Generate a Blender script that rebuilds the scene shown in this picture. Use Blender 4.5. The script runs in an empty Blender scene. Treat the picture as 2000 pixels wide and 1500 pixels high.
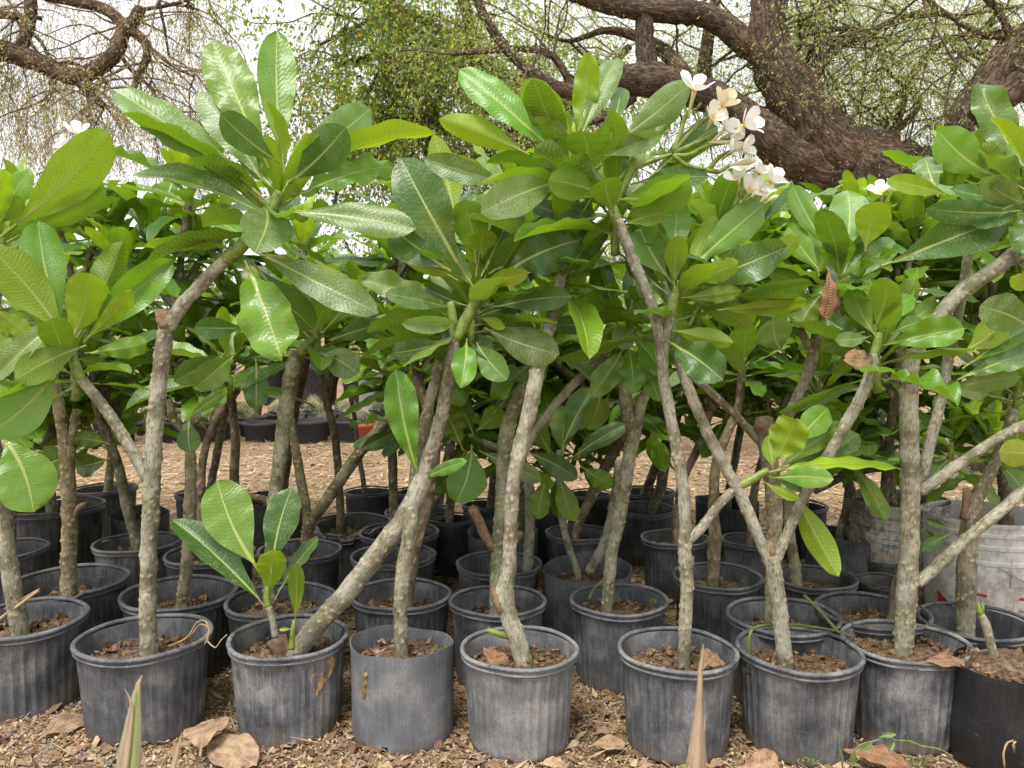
import bpy, math, random
import numpy as np
from mathutils import Vector, Matrix, Quaternion
R = math.radians
rnd = random.Random(7)
rng = np.random.default_rng(7)
SC = bpy.context.scene
COL = SC.collection

# ------------------------------------------------------------------ camera, sky, sun, exposure
H, F, PITCH = 1.01, 1600.0, R(3.93)
cd = bpy.data.cameras.new('camera'); cam = bpy.data.objects.new('camera', cd); COL.objects.link(cam)
cam.location = (0, 0, H); cam.rotation_euler = (math.pi/2 - PITCH, 0, 0)
cd.sensor_width = 36; cd.lens = 36*F/2000; cd.clip_end = 900; cd.clip_start = .05
cd.dof.use_dof = True; cd.dof.focus_distance = 2.15; cd.dof.aperture_fstop = 10
SC.camera = cam
SUN_EL, SUN_AZ = R(63), R(205)
w = bpy.data.worlds.new('World'); SC.world = w; w.use_nodes = True
wt = w.node_tree; wt.nodes.clear()
sky = wt.nodes.new('ShaderNodeTexSky'); sky.sky_type = 'NISHITA'; sky.sun_disc = False
sky.sun_elevation = SUN_EL; sky.sun_rotation = SUN_AZ
sky.air_density = 1.0; sky.dust_density = 4.0; sky.ozone_density = 1.0
hs = wt.nodes.new('ShaderNodeHueSaturation'); hs.inputs['Saturation'].default_value = .12
mx = wt.nodes.new('ShaderNodeMix'); mx.data_type = 'RGBA'; mx.inputs[0].default_value = .6
mx.inputs[7].default_value = (8.6, 8.6, 8.9, 1)          # an even layer of white cloud
bg = wt.nodes.new('ShaderNodeBackground'); bg.inputs[1].default_value = .085
wo = wt.nodes.new('ShaderNodeOutputWorld')
wt.links.new(sky.outputs[0], hs.inputs['Color']); wt.links.new(hs.outputs[0], mx.inputs[6])
wt.links.new(mx.outputs[2], bg.inputs[0]); wt.links.new(bg.outputs[0], wo.inputs[0])
sd = bpy.data.lights.new('sun', 'SUN'); sd.energy = 1.5; sd.angle = R(22); sd.color = (1, .96, .9)
so = bpy.data.objects.new('sun', sd); COL.objects.link(so)
so.rotation_euler = Vector((math.sin(SUN_AZ)*math.cos(SUN_EL), math.cos(SUN_AZ)*math.cos(SUN_EL), math.sin(SUN_EL))).to_track_quat('Z', 'Y').to_euler()
SC.view_settings.view_transform = 'Standard'; SC.view_settings.look = 'None'
SC.view_settings.exposure = 1.3; SC.view_settings.gamma = 1; SC.view_settings.use_curve_mapping = False
SC.render.engine = 'CYCLES'
SC.cycles.use_denoising = True
SC.cycles.max_bounces = 7; SC.cycles.diffuse_bounces = 4; SC.cycles.transmission_bounces = 4; SC.cycles.transparent_max_bounces = 6

# ------------------------------------------------------------------ helpers: pixels to points, meshes, tags
FWD = Vector((0, math.cos(PITCH), -math.sin(PITCH))); UP = Vector((0, math.sin(PITCH), math.cos(PITCH)))
CAM = Vector((0, 0, H))
def ray(px, py): return Vector(((px-1000)/F, 0, 0)) + UP*((750-py)/F) + FWD
def P(px, py, Y):
    d = ray(px, py); return CAM + d*(Y/d.y)
def PZ(px, py, z=0.0):
    d = ray(px, py); return CAM + d*((z-H)/d.z)
def proj(w):
    d = Vector(w)-CAM; k = d.dot(FWD); return 1000+d.x/k*F, 750-d.dot(UP)/k*F
def tag(o, label=None, cat=None, group=None, kind=None):
    if label: o['label'] = label
    if cat: o['category'] = cat
    if group: o['group'] = group
    if kind: o['kind'] = kind
    return o
def empty(name, loc, label, cat, group=None):
    o = bpy.data.objects.new(name, None); COL.objects.link(o); o.location = loc; o.empty_display_size = .05
    return tag(o, label, cat, group)
class MB:
    """collects pieces: vertices, faces, one colour per vertex, one float per vertex"""
    def __init__(s): s.v = []; s.f = []; s.c = []; s.n = 0; s.al = []
    def add(s, v, f, c=None, al=None):
        s.al.append(np.zeros((len(v), 3)) if al is None else al)
        v = np.asarray(v, float); s.v.append(v)
        s.f.extend([tuple(i+s.n for i in q) for q in f]); s.n += len(v)
        if c is None: c = (1, 1, 1, 1)
        c = np.asarray(c, float)
        if c.ndim == 1: c = np.tile(c, (len(v), 1))
        s.c.append(c)
    def build(s, name, m, parent=None, org=(0, 0, 0), smooth=True, kind=None, crease=0):
        me = bpy.data.meshes.new(name)
        v = np.concatenate(s.v) - np.array(org)
        me.from_pydata(v.tolist(), [], s.f)
        a = me.color_attributes.new('tone', 'FLOAT_COLOR', 'POINT')
        a.data.foreach_set('color', np.concatenate(s.c).astype(np.float32).ravel())
        a = me.attributes.new('along', 'FLOAT_VECTOR', 'POINT'); a.data.foreach_set('vector', np.concatenate(s.al).astype(np.float32).ravel())
        if smooth: me.polygons.foreach_set('use_smooth', [True]*len(me.polygons))
        me.materials.append(m); me.update()
        if crease: me.set_sharp_from_angle(angle=R(crease))
        o = bpy.data.objects.new(name, me); COL.objects.link(o)
        if parent: o.parent = parent
        if kind: o['kind'] = kind
        return o
def catmull(pts, step):
    """pts: list of (Vector, radius) -> resampled arrays"""
    p = np.array([[*q[0], q[1]] for q in pts], float)
    if len(p) == 2: p = np.array([p[0], (p[0]+p[1])/2, p[1]])
    p = np.vstack([2*p[0]-p[1], p, 2*p[-1]-p[-2]])
    out = []
    for i in range(1, len(p)-2):
        L = np.linalg.norm(p[i+1, :3]-p[i, :3]); n = max(1, int(L/step))
        t = (np.arange(n)/n)[:, None]
        a, b, c, d = p[i-1], p[i], p[i+1], p[i+2]
        out.append(.5*((2*b)+(c-a)*t+(2*a-5*b+4*c-d)*t*t+(3*b-a-3*c+d)*t**3))
    out.append(p[-2][None]); o = np.vstack(out); o[:, 3] = np.maximum(o[:, 3], .0004)
    return o[:, :3], o[:, 3]
def frames(pts):
    t = np.gradient(pts, axis=0); t /= np.linalg.norm(t, axis=1)[:, None]+1e-12
    n0 = np.cross(t[0], [0, 1, .13]); n0 /= np.linalg.norm(n0)+1e-12
    N = [n0]
    for i in range(1, len(t)):
        n = N[-1]-t[i]*np.dot(N[-1], t[i]); N.append(n/(np.linalg.norm(n)+1e-12))
    N = np.array(N); return t, N, np.cross(t, N)
def tube(mb, pts, sides=8, step=.03, col=None, cap=True, scars=0, rough=0.0, jag=0.0, seed=0):
    """round limb along pts; scars>0 raises leaf scars (tone alpha channel marks them)"""
    c, r = catmull(pts, step); n = len(c)
    t, N, B = frames(c)
    th = np.arange(sides)/sides*2*math.pi
    rr = np.repeat(r[:, None], sides, 1); sc = np.zeros((n, sides))
    g = np.random.default_rng(seed+11)
    s = np.concatenate([[0], np.cumsum(np.linalg.norm(np.diff(c, axis=0), axis=1))])
    if rough:
        for k in range(5):
            f1, f2, ph = g.uniform(15, 90), g.integers(1, 4), g.uniform(0, 6.3, 2)
            rr = rr*(1+rough*.5*np.sin(s[:, None]*f1+ph[0])*np.cos(th[None]*f2+ph[1]))
    if scars:
        R0 = float(np.mean(r)); L = s[-1]; m = int(L*2*math.pi*R0/(.021**2)*scars)
        for k in range(m):
            s0, a0 = g.uniform(.0, L), g.uniform(0, 6.283); z = g.uniform(.0034, .0052); h = min(g.uniform(.0012, .0027), R0*.13)
            ii = np.where(abs(s-s0) < 3*z)[0]
            if len(ii) == 0: continue
            da = (th-a0+math.pi) % (2*math.pi)-math.pi
            dx = (da*R0)[None]; dy = (s[ii]-s0)[:, None]
            d2 = (dx/(z*1.15))**2+(dy/z)**2
            e = np.exp(-d2**1.5)
            rr[ii] += h*e*(1+.5*np.clip(-dy/z, -1, 1)); sc[ii] = np.maximum(sc[ii], np.exp(-(d2*1.4)**2))
    v = c[:, None]+rr[..., None]*(np.cos(th)[None, :, None]*N[:, None]+np.sin(th)[None, :, None]*B[:, None])
    if jag: v[-1] += t[-1][None]*(g.uniform(-jag, jag, (sides, 1)))
    v = v.reshape(-1, 3); f = []
    for i in range(n-1):
        for j in range(sides):
            k = (j+1) % sides; f.append((i*sides+j, i*sides+k, (i+1)*sides+k, (i+1)*sides+j))
    r0_ = r[:, None]; al = np.stack([np.cos(th)[None]*r0_, np.sin(th)[None]*r0_, np.repeat(s[:, None], sides, 1)], -1).reshape(-1, 3)+seed*.37
    cc = np.ones((n*sides, 4)) if col is None else np.tile(np.array(col, float), (n*sides, 1))
    cc[:, 3] = sc.ravel()
    if cap:
        v = np.vstack([v, c[0]-t[0]*r[0]*.2, c[-1]+t[-1]*r[-1]*.3]); a, b = n*sides, n*sides+1
        for j in range(sides):
            k = (j+1) % sides; f.append((a, k, j)); f.append((b, (n-1)*sides+j, (n-1)*sides+k))
        cc = np.vstack([cc, cc[0], cc[-1]]); cc[-2:, 3] = 0; al = np.vstack([al, al[0], al[-1]])
    mb.add(v, f, cc, al)

# ------------------------------------------------------------------ materials
class NT:
    def __init__(s, name):
        s.m = bpy.data.materials.new(name); s.m.use_nodes = True; s.t = s.m.node_tree; s.t.nodes.clear()
        s.out = s.t.nodes.new('ShaderNodeOutputMaterial')
    def n(s, typ, inp=None, **kw):
        x = s.t.nodes.new('ShaderNode'+typ)
        for k, v in kw.items(): setattr(x, k, v)
        for k, v in (inp or {}).items():
            if isinstance(v, bpy.types.NodeSocket): s.t.links.new(v, x.inputs[k])
            else: x.inputs[k].default_value = v
        return x
    def math(s, op, a, b=0.0, c=0.0, clamp=False): return s.n('Math', {0: a, 1: b, 2: c}, operation=op, use_clamp=clamp).outputs[0]
    def mix(s, f, a, b, mode='MIX'):
        return s.n('Mix', {0: f, 6: a, 7: b}, data_type='RGBA', blend_type=mode).outputs[2]
    def sep(s, v): return s.n('SeparateXYZ', {0: v}).outputs
    def noise(s, vec, scale, detail=4, rough=.55):
        return s.n('TexNoise', {'Vector': vec, 'Scale': scale, 'Detail': detail, 'Roughness': rough}).outputs[0]
    def ramp(s, f, lo, hi): return s.n('MapRange', {0: f, 1: lo, 2: hi}, interpolation_type='SMOOTHSTEP').outputs[0]
    def scale(s, v, xyz): return s.n('VectorMath', {0: v, 1: xyz}, operation='MULTIPLY').outputs[0]
    def obj(s): return s.n('TexCoord').outputs['Object']
    def tone(s): return s.n('VertexColor', layer_name='tone').outputs
    def info(s): return s.n('ObjectInfo').outputs
    def bsdf(s, col, rough=.6, spec=.4, normal=None, **k):
        d = {'Base Color': col, 'Roughness': rough, 'Specular IOR Level': spec}
        if normal is not None: d['Normal'] = normal
        d.update(k); return s.n('BsdfPrincipled', d).outputs[0]
    def bump(s, h, strength=.3, dist=.01): return s.n('Bump', {'Height': h, 'Strength': strength, 'Distance': dist}).outputs[0]
    def done(s, sh): s.t.links.new(sh, s.out.inputs[0]); return s.m
def rgb(r, g, b): return (r, g, b, 1)

def leaf_material():
    t = NT('plumeria leaf')
    uv = t.n('UVMap', uv_map='UVMap').outputs[0]; x, y, _ = t.sep(uv)
    info = t.info(); col = info['Color']; dust = info['Alpha']; rd = info['Random']
    back = t.n('NewGeometry').outputs['Backfacing']
    ax = t.math('ABSOLUTE', t.math('SUBTRACT', x, .5))
    nv = t.math('ADD', 21.0, t.math('MULTIPLY', rd, 9.0))
    wob = t.math('MULTIPLY', t.noise(t.n('CombineXYZ', {0: x, 1: y, 2: t.math('MULTIPLY', rd, 30.)}).outputs[0], 9, 3), .1)
    ph = t.math('FRACT', t.math('MULTIPLY', t.math('ADD', wob, t.math('SUBTRACT', y, t.math('MULTIPLY', ax, .22))), nv))
    dv = t.math('ABSOLUTE', t.math('SUBTRACT', ph, .5))                       # 0 on a side vein, .5 between
    vein = t.math('MULTIPLY', t.ramp(dv, .075, .012), t.math('ADD', .55, t.math('MULTIPLY', t.noise(uv, 14, 2), .7)), clamp=True)
    edge = t.n('VertexColor', layer_name='tone').outputs
    er = t.sep(edge[0])[0]                                                    # 0 at midrib .. 1 at the margin
    vein = t.math('MULTIPLY', vein, t.ramp(er, .97, .86))
    rim = t.ramp(er, .965, .99)
    midw = t.math('MULTIPLY', t.math('SUBTRACT', 1.15, y), .04)
    mid = t.ramp(t.math('DIVIDE', ax, midw), 1.0, .6)
    mid = t.math('MAXIMUM', mid, t.sep(edge[0])[1])                           # petiole
    c3 = t.n('CombineXYZ', {0: t.math('MULTIPLY', x, .33), 1: y, 2: t.math('MULTIPLY', rd, 50.)}).outputs[0]
    mott = t.noise(c3, 6, 5, .6)
    hsv = t.n('HueSaturation', {'Hue': t.math('ADD', .488, t.math('MULTIPLY', rd, .024)), 'Saturation': 1.0,
              'Value': t.math('ADD', .72, t.math('MULTIPLY', mott, .56)), 'Color': col}).outputs[0]
    top = t.mix(t.math('MULTIPLY', vein, .38), hsv, rgb(.24, .34, .1))
    top = t.mix(t.math('MULTIPLY', mid, .9), top, rgb(.48, .53, .14))
    top = t.mix(t.math('MULTIPLY', rim, .35), top, rgb(.3, .36, .1))
    # dried spray and dust on the upper face, in streaks along the side veins
    dn = t.noise(t.n('CombineXYZ', {0: t.math('MULTIPLY', x, 9.), 1: t.math('MULTIPLY', y, 60.), 2: t.math('MULTIPLY', rd, 90.)}).outputs[0], 1.6, 4, .7)
    dl = t.noise(c3, 4, 2)
    dm = t.math('MULTIPLY', t.ramp(dn, .5, .6), t.ramp(dl, .34, .6)); dm = t.math('MULTIPLY', dm, dust)
    film = t.math('MULTIPLY', t.ramp(dl, .2, .8), t.math('MULTIPLY', dust, .12))
    top = t.mix(film, top, rgb(.36, .39, .27)); top = t.mix(t.math('MULTIPLY', dm, .6), top, rgb(.5, .53, .38))
    sp = t.noise(c3, 34, 2, .5); spot = t.math('MULTIPLY', t.ramp(sp, .73, .78), .5)
    top = t.mix(spot, top, rgb(.4, .38, .22))
    und = t.mix(.5, hsv, rgb(.14, .205, .01))
    und = t.mix(t.math('MULTIPLY', vein, .8), und, rgb(.5, .56, .13))
    und = t.mix(t.math('MULTIPLY', mid, .8), und, rgb(.42, .44, .13))
    c = t.mix(back, top, und)
    # rust spots, a scorched margin and the odd yellowing patch
    rs = t.noise(c3, 13, 3, .5); pick = t.ramp(t.math('FRACT', t.math('MULTIPLY', rd, 7.3)), .45, .6)
    c = t.mix(t.math('MULTIPLY', t.math('MULTIPLY', t.ramp(rs, .69, .73), pick), .8), c, rgb(.22, .13, .05))
    yel = t.math('MULTIPLY', t.ramp(t.noise(c3, 2.6, 3), .56, .74), t.math('MULTIPLY', pick, .5)); c = t.mix(yel, c, rgb(.3, .32, .03))
    sc_ = t.math('MULTIPLY', t.ramp(er, .86, .99), t.ramp(t.noise(c3, 5, 3), .6, .68)); c = t.mix(t.math('MULTIPLY', sc_, .75), c, rgb(.27, .17, .08))
    hgt = t.math('SUBTRACT', t.math('MULTIPLY', t.math('POWER', t.math('MULTIPLY', dv, 2.), .7), .8), t.math('MULTIPLY', mid, 1.2))
    hgt = t.math('ADD', hgt, t.math('MULTIPLY', mott, .5))
    nb = t.bump(hgt, .14, .004)
    rough = t.math('ADD', t.math('MULTIPLY', back, .2), t.math('ADD', .29, t.math('MULTIPLY', dm, .4)))
    sh = t.bsdf(c, rough, .48, nb)
    tc = t.mix(1.0, t.mix(t.math('MULTIPLY', vein, .3), t.mix(.3, col, rgb(.17, .22, .01)), rgb(.25, .3, .05)), rgb(2.0, 2.0, 1.4), 'MULTIPLY')
    tc = t.mix(t.math('MULTIPLY', mid, .6), tc, rgb(.2, .22, .05))
    tr = t.n('BsdfTranslucent', {0: tc, 'Normal': nb}).outputs[0]
    return t.done(t.n('MixShader', {0: .33, 1: sh, 2: tr}).outputs[0])
def dry_leaf_material():
    t = NT('dry leaf'); uv = t.n('UVMap', uv_map='UVMap').outputs[0]; x, y, _ = t.sep(uv); info = t.info()
    ax = t.math('ABSOLUTE', t.math('SUBTRACT', x, .5))
    dv = t.math('ABSOLUTE', t.math('SUBTRACT', t.math('FRACT', t.math('MULTIPLY', t.math('SUBTRACT', y, t.math('MULTIPLY', ax, .22)), 18.)), .5))
    vein = t.ramp(dv, .12, .03); mid = t.ramp(ax, .03, .015)
    n = t.noise(t.n('CombineXYZ', {0: x, 1: y, 2: t.math('MULTIPLY', info['Random'], 40.)}).outputs[0], 5, 6, .65)
    c = t.mix(t.ramp(n, .35, .7), info['Color'], t.mix(1.0, info['Color'], rgb(.45, .4, .36), 'MULTIPLY'))
    c = t.mix(t.math('MULTIPLY', t.math('MAXIMUM', vein, mid), .35), c, rgb(.42, .3, .18))
    return t.done(t.bsdf(c, .75, .25, t.bump(t.math('ADD', dv, n), .5, .004)))
def bark_plumeria():
    t = NT('plumeria bark'); o = t.obj(); tone = t.tone(); info = t.info()
    v = t.n('VectorMath', {0: o, 1: t.n('CombineXYZ', {0: t.math('MULTIPLY', info['Random'], 20.)}).outputs[0]}, operation='ADD').outputs[0]
    al = t.n('Attribute', attribute_name='along').outputs['Vector']; fine = t.noise(t.scale(al, (230, 230, 75)), 1., 5, .65)
    big = t.noise(v, 13, 5, .62); gr = t.noise(v, 23, 4)
    c = t.mix(t.ramp(big, .36, .62), rgb(.17, .155, .105), rgb(.36, .35, .275))
    c = t.mix(t.math('MULTIPLY', t.ramp(gr, .52, .68), .6), c, rgb(.12, .135, .055))
    c = t.mix(t.ramp(fine, .5, .36), c, t.mix(1., c, rgb(.5, .46, .41), 'MULTIPLY'))
    c = t.mix(1.0, c, info['Color'], 'MULTIPLY')
    c = t.mix(t.math('MULTIPLY', tone[1], .85), c, t.mix(t.ramp(fine, .4, .6), rgb(.34, .25, .155), rgb(.55, .46, .33)))
    return t.done(t.bsdf(c, .8, .25, t.bump(t.math('ADD', fine, big), .5, .005)))
def bark_tree():
    t = NT('furrowed bark'); o = t.obj()
    al = t.n('Attribute', attribute_name='along').outputs['Vector']
    wrp = t.n('VectorMath', {0: al, 1: t.scale(t.n('TexNoise', {'Vector': al, 'Scale': 7.}).outputs[1], (.05, .05, .05))}, operation='ADD').outputs[0]
    n = t.noise(t.scale(wrp, (60, 60, 18)), 1., 7, .7); m = t.noise(o, 3.5, 4)
    rg = t.math('ABSOLUTE', t.math('SUBTRACT', t.noise(t.scale(wrp, (34, 34, 11)), 1., 5, .62), .5))
    fur = t.ramp(rg, .0, .06)
    c = t.mix(t.ramp(n, .3, .7), rgb(.06, .045, .034), rgb(.175, .13, .098))
    c = t.mix(t.ramp(m, .4, .7), c, t.mix(1., c, rgb(1.35, 1.2, 1.05), 'MULTIPLY'))
    c = t.mix(fur, t.mix(1., c, rgb(.4, .38, .36), 'MULTIPLY'), c)
    h = t.math('ADD', t.math('MULTIPLY', fur, 1.), t.math('MULTIPLY', n, .8))
    return t.done(t.bsdf(c, .9, .15, t.bump(h, .6, .025)))
def toned(name, rough=.8, spec=.2, trans=0.0, nscale=0, namp=.4):
    """colour comes from each piece's own tone"""
    t = NT(name); c = t.tone()[0]
    if nscale:
        n = t.noise(t.obj(), nscale, 4); c = t.mix(1., c, t.n('CombineColor', {0: t.ramp(n, .2, .9), 1: t.ramp(n, .2, .9), 2: t.ramp(n, .2, .9)}).outputs[0], 'MULTIPLY') if namp > .9 else t.mix(t.math('MULTIPLY', t.ramp(n, .4, .7), namp), c, t.mix(1., c, rgb(.4, .38, .35), 'MULTIPLY'))
    s = t.bsdf(c, rough, spec)
    if trans:
        tr = t.n('BsdfTranslucent', {0: t.mix(1., c, rgb(1.9, 1.9, 1.2), 'MULTIPLY')}).outputs[0]; s = t.n('MixShader', {0: trans, 1: s, 2: tr}).outputs[0]
    return t.done(s)
def pot_material():
    t = NT('weathered black plastic'); o = t.obj(); info = t.info(); x, y, z = t.sep(o)
    off = t.n('CombineXYZ', {0: t.math('MULTIPLY', info['Random'], 37.), 1: t.math('MULTIPLY', info['Random'], 11.)}).outputs[0]
    v = t.n('VectorMath', {0: o, 1: off}, operation='ADD').outputs[0]
    streak = t.noise(t.scale(v, (150, 150, 7)), 1., 6, .72); cloud = t.noise(v, 11, 5, .62); fine = t.noise(t.scale(v, (260, 260, 120)), 1., 4, .7)
    dust = info['Alpha']
    f = t.math('MULTIPLY', t.ramp(t.math('ADD', t.math('MULTIPLY', streak, .4), t.math('MULTIPLY', cloud, .62)), .34, .7), dust)
    f = t.math('MULTIPLY', f, 1.2, clamp=True); c = t.mix(f, info['Color'], rgb(.24, .245, .255))
    grit = t.noise(t.scale(v, (330, 330, 170)), 1., 4, .75); c = t.mix(t.math('MULTIPLY', t.ramp(grit, .5, .62), t.math('MULTIPLY', dust, .5)), c, t.mix(1., c, rgb(.42, .42, .43), 'MULTIPLY'))
    br = t.math('MULTIPLY', t.math('MULTIPLY', t.ramp(cloud, .5, .68), t.ramp(fine, .42, .6)), t.math('MULTIPLY', dust, .75))
    c = t.mix(br, c, rgb(.36, .31, .25))
    c = t.mix(t.math('MULTIPLY', t.ramp(fine, .6, .7), t.math('MULTIPLY', dust, .75, clamp=True)), c, rgb(.36, .33, .29))
    # splashed earth round the foot, with a ragged edge
    foot = t.ramp(t.math('ADD', z, t.math('MULTIPLY', t.math('SUBTRACT', cloud, .5), .2)), .034, .01)
    c = t.mix(t.math('MULTIPLY', foot, t.math('MULTIPLY', dust, .7)), c, rgb(.17, .125, .085))
    scr = t.noise(t.scale(v, (18, 18, 220)), 1., 2, .5)
    c = t.mix(t.math('MULTIPLY', t.ramp(scr, .71, .74), .22), c, rgb(.32, .31, .3))
    return t.done(t.bsdf(c, t.math('ADD', .48, t.math('MULTIPLY', f, .3)), .3, t.bump(t.math('ADD', fine, t.math('MULTIPLY', cloud, 1.5)), .18, .004)))
def soil_material():
    t = NT('potting soil'); o = t.obj(); tn = t.tone()
    n = t.noise(o, 90, 6, .7); m = t.noise(o, 22, 4)
    c = t.mix(t.ramp(n, .35, .68), rgb(.06, .038, .024), rgb(.22, .15, .095)); c = t.mix(t.math('MULTIPLY', t.ramp(m, .5, .72), .6), c, rgb(.33, .25, .17))
    c = t.mix(1., c, tn[0], 'MULTIPLY'); c = t.mix(1., c, t.info()['Color'], 'MULTIPLY')
    return t.done(t.bsdf(c, .95, .1, t.bump(n, .9, .008)))
def ground_material():
    t = NT('dry earth'); o = t.obj(); x, y, z = t.sep(o)
    a = t.noise(o, 1.1, 6, .62); b = t.noise(o, 42, 6, .72); s = t.noise(t.scale(o, (55, 210, 1)), 1., 3, .6)
    s2 = t.noise(t.scale(o, (190, 60, 1)), 1., 3, .6)
    c = t.mix(t.ramp(a, .32, .68), rgb(.32, .22, .13), rgb(.47, .345, .215))
    c = t.mix(t.ramp(b, .4, .62), t.mix(1., c, rgb(.5, .44, .4), 'MULTIPLY'), c)
    st = t.math('MAXIMUM', t.ramp(s, .6, .68), t.ramp(s2, .61, .69))
    c = t.mix(t.math('MULTIPLY', st, .65), c, rgb(.58, .46, .26))
    return t.done(t.bsdf(c, .95, .1, t.bump(t.math('ADD', b, st), .8, .012)))
def bucket_material(name, base, dirt, amt):
    t = NT(name); o = t.obj()
    a = t.noise(o, 9, 6, .66); b = t.noise(t.scale(o, (60, 60, 40)), 1., 5, .7); st = t.noise(t.scale(o, (40, 40, 4)), 1., 4)
    f = t.math('MULTIPLY', t.ramp(t.math('ADD', t.math('MULTIPLY', a, .6), t.math('MULTIPLY', b, .45)), .46, .6), amt)
    c = t.mix(f, base, dirt); c = t.mix(t.math('MULTIPLY', t.ramp(st, .55, .75), .4*amt), c, dirt)
    c = t.mix(t.math('MULTIPLY', t.ramp(b, .64, .7), .6), c, rgb(.1, .075, .055))
    return t.done(t.bsdf(c, .55, .35, t.bump(b, .15, .004)))
def plain(name, c, rough=.6, spec=.3, nscale=0):
    t = NT(name)
    if nscale:
        n = t.noise(t.obj(), nscale, 5, .6); c = t.mix(t.ramp(n, .35, .7), c, t.mix(1., c, rgb(.55, .52, .5), 'MULTIPLY'))
    return t.done(t.bsdf(c, rough, spec))
def petal_material():
    t = NT('petal'); uv = t.n('UVMap', uv_map='UVMap').outputs[0]; x, y, _ = t.sep(uv)
    c = t.mix(t.ramp(y, .42, .05), t.info()['Color'], rgb(.72, .52, .12))
    c = t.mix(t.math('MULTIPLY', t.ramp(t.noise(uv, 14, 3), .45, .75), .15), c, rgb(.6, .55, .4))
    s = t.bsdf(c, .5, .3); tr = t.n('BsdfTranslucent', {0: c}).outputs[0]
    return t.done(t.n('MixShader', {0: .3, 1: s, 2: tr}).outputs[0])

M_LEAF, M_DRY, M_BARK, M_TREE = leaf_material(), dry_leaf_material(), bark_plumeria(), bark_tree()
M_POT, M_SOIL, M_GROUND = pot_material(), soil_material(), ground_material()
M_STEM = plain('green stem', rgb(.2, .27, .045), .45, .4, 60)
M_TONE = toned('litter', .85, .15, 0, 120, .5)
M_FOLI = toned('tree leaves', .6, .25, .5)
M_TWIG = toned('twigs', .85, .15)
M_PETAL = petal_material()
M_CUT = plain('cut wood', rgb(.24, .17, .11), .9, .1, 90)
M_WIRE = plain('wire', rgb(.2, .2, .2), .45, .5)

# ------------------------------------------------------------------ ground sheet, distant hill
def ground_z(x, y):
    return .006*np.sin(x*2.3+.4)*np.cos(y*1.9)+.004*np.sin(x*7.1+y*5.3)
xs = np.concatenate([np.linspace(-400, -9, 14), np.linspace(-8, 8, 161), np.linspace(9, 400, 14)])
ys = np.concatenate([np.linspace(-30, .4, 8), np.linspace(.5, 12, 180), np.linspace(13, 60, 20), np.linspace(80, 700, 12)])
X, Yg = np.meshgrid(xs, ys); Z = np.where((abs(X) < 8) & (Yg < 12) & (Yg > .5), ground_z(X, Yg), 0)
v = np.stack([X, Yg, Z], -1).reshape(-1, 3); nx = len(xs)
fs = [(j*nx+i, j*nx+i+1, (j+1)*nx+i+1, (j+1)*nx+i) for j in range(len(ys)-1) for i in range(nx-1)]
b = MB(); b.add(v, fs); tag(b.build('ground', M_GROUND), kind='structure')
b = MB(); xx = np.linspace(-420, 420, 60)
hz = 13+7*np.sin(xx*.012+1)+4*np.sin(xx*.031)+1.2*np.sin(xx*.11)
v = []; 
for k, (dy, s) in enumerate(((0, 0), (25, .55), (60, 1.), (120, .8), (200, 0))):
    v += [(x, 430+dy, h*s-.2) for x, h in zip(xx, hz)]
n = len(xx); fs = [(j*n+i, j*n+i+1, (j+1)*n+i+1, (j+1)*n+i) for j in range(4) for i in range(n-1)]
b.add(v, fs); tag(b.build('hills', plain('far hillside', rgb(.3, .29, .31), .95, .05, .05)), kind='structure')

# ------------------------------------------------------------------ litter: counted by nobody
PAL = np.array([(.36, .25, .15), (.27, .165, .09), (.46, .34, .2), (.17, .1, .06), (.53, .42, .24), (.4, .33, .26), (.3, .22, .17)])
def scatter_chips(name, n, xr, yr, lr, wr, up, pal, seed, keep=None):
    g = np.random.default_rng(seed)
    y = yr[0]*(yr[1]/yr[0])**g.random(n); half = np.maximum(.7*y, .5)
    x = (g.random(n)*(xr[1]-xr[0])+xr[0])*half
    if keep is not None: k = keep(x, y); x, y = x[k], y[k]; n = len(x)
    L = g.uniform(*lr, n)/2; W = g.uniform(*wr, n)/2; a = g.random(n)*6.283
    d = np.stack([np.cos(a), np.sin(a), g.normal(0, up, n)], 1); d /= np.linalg.norm(d, axis=1)[:, None]
    s = np.stack([-np.sin(a), np.cos(a), g.normal(0, up, n)], 1); h = g.uniform(.1, .5, n)*W*2
    z = np.where((abs(x) < 8) & (y < 12), ground_z(x, y), 0)
    c = np.stack([x, y, z+.002+abs(d[:, 2])*L*.8+g.random(n)*.006], 1)
    Ld, Ws = L[:, None]*d, W[:, None]*s; up_ = np.zeros((n, 3)); up_[:, 2] = h
    v = np.stack([c-Ld, c-Ws*.9-Ld*.2, c+up_, c+Ws-Ld*.1, c+Ld], 1).reshape(-1, 3)
    i = np.arange(n)*5
    f = np.concatenate([np.stack([i, i+1, i+2], 1), np.stack([i, i+2, i+3], 1), np.stack([i+1, i+4, i+2], 1), np.stack([i+2, i+4, i+3], 1)])
    me = bpy.data.meshes.new(name); me.vertices.add(len(v)); me.vertices.foreach_set('co', v.ravel())
    me.loops.add(len(f)*3); me.loops.foreach_set('vertex_index', f.astype(np.int32).ravel())
    me.polygons.add(len(f)); me.polygons.foreach_set('loop_start', np.arange(len(f))*3); me.polygons.foreach_set('loop_total', np.full(len(f), 3))
    col = pal[g.integers(0, len(pal), n)]*g.uniform(.6, 1.25, (n, 1)); col = np.repeat(np.c_[col, np.ones(n)], 5, 0)
    at = me.color_attributes.new('tone', 'FLOAT_COLOR', 'POINT'); at.data.foreach_set('color', col.astype(np.float32).ravel())
    me.materials.append(M_TONE); me.update(calc_edges=True)
    o = bpy.data.objects.new(name, me); COL.objects.link(o); tag(o, kind='stuff'); return o
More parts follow.
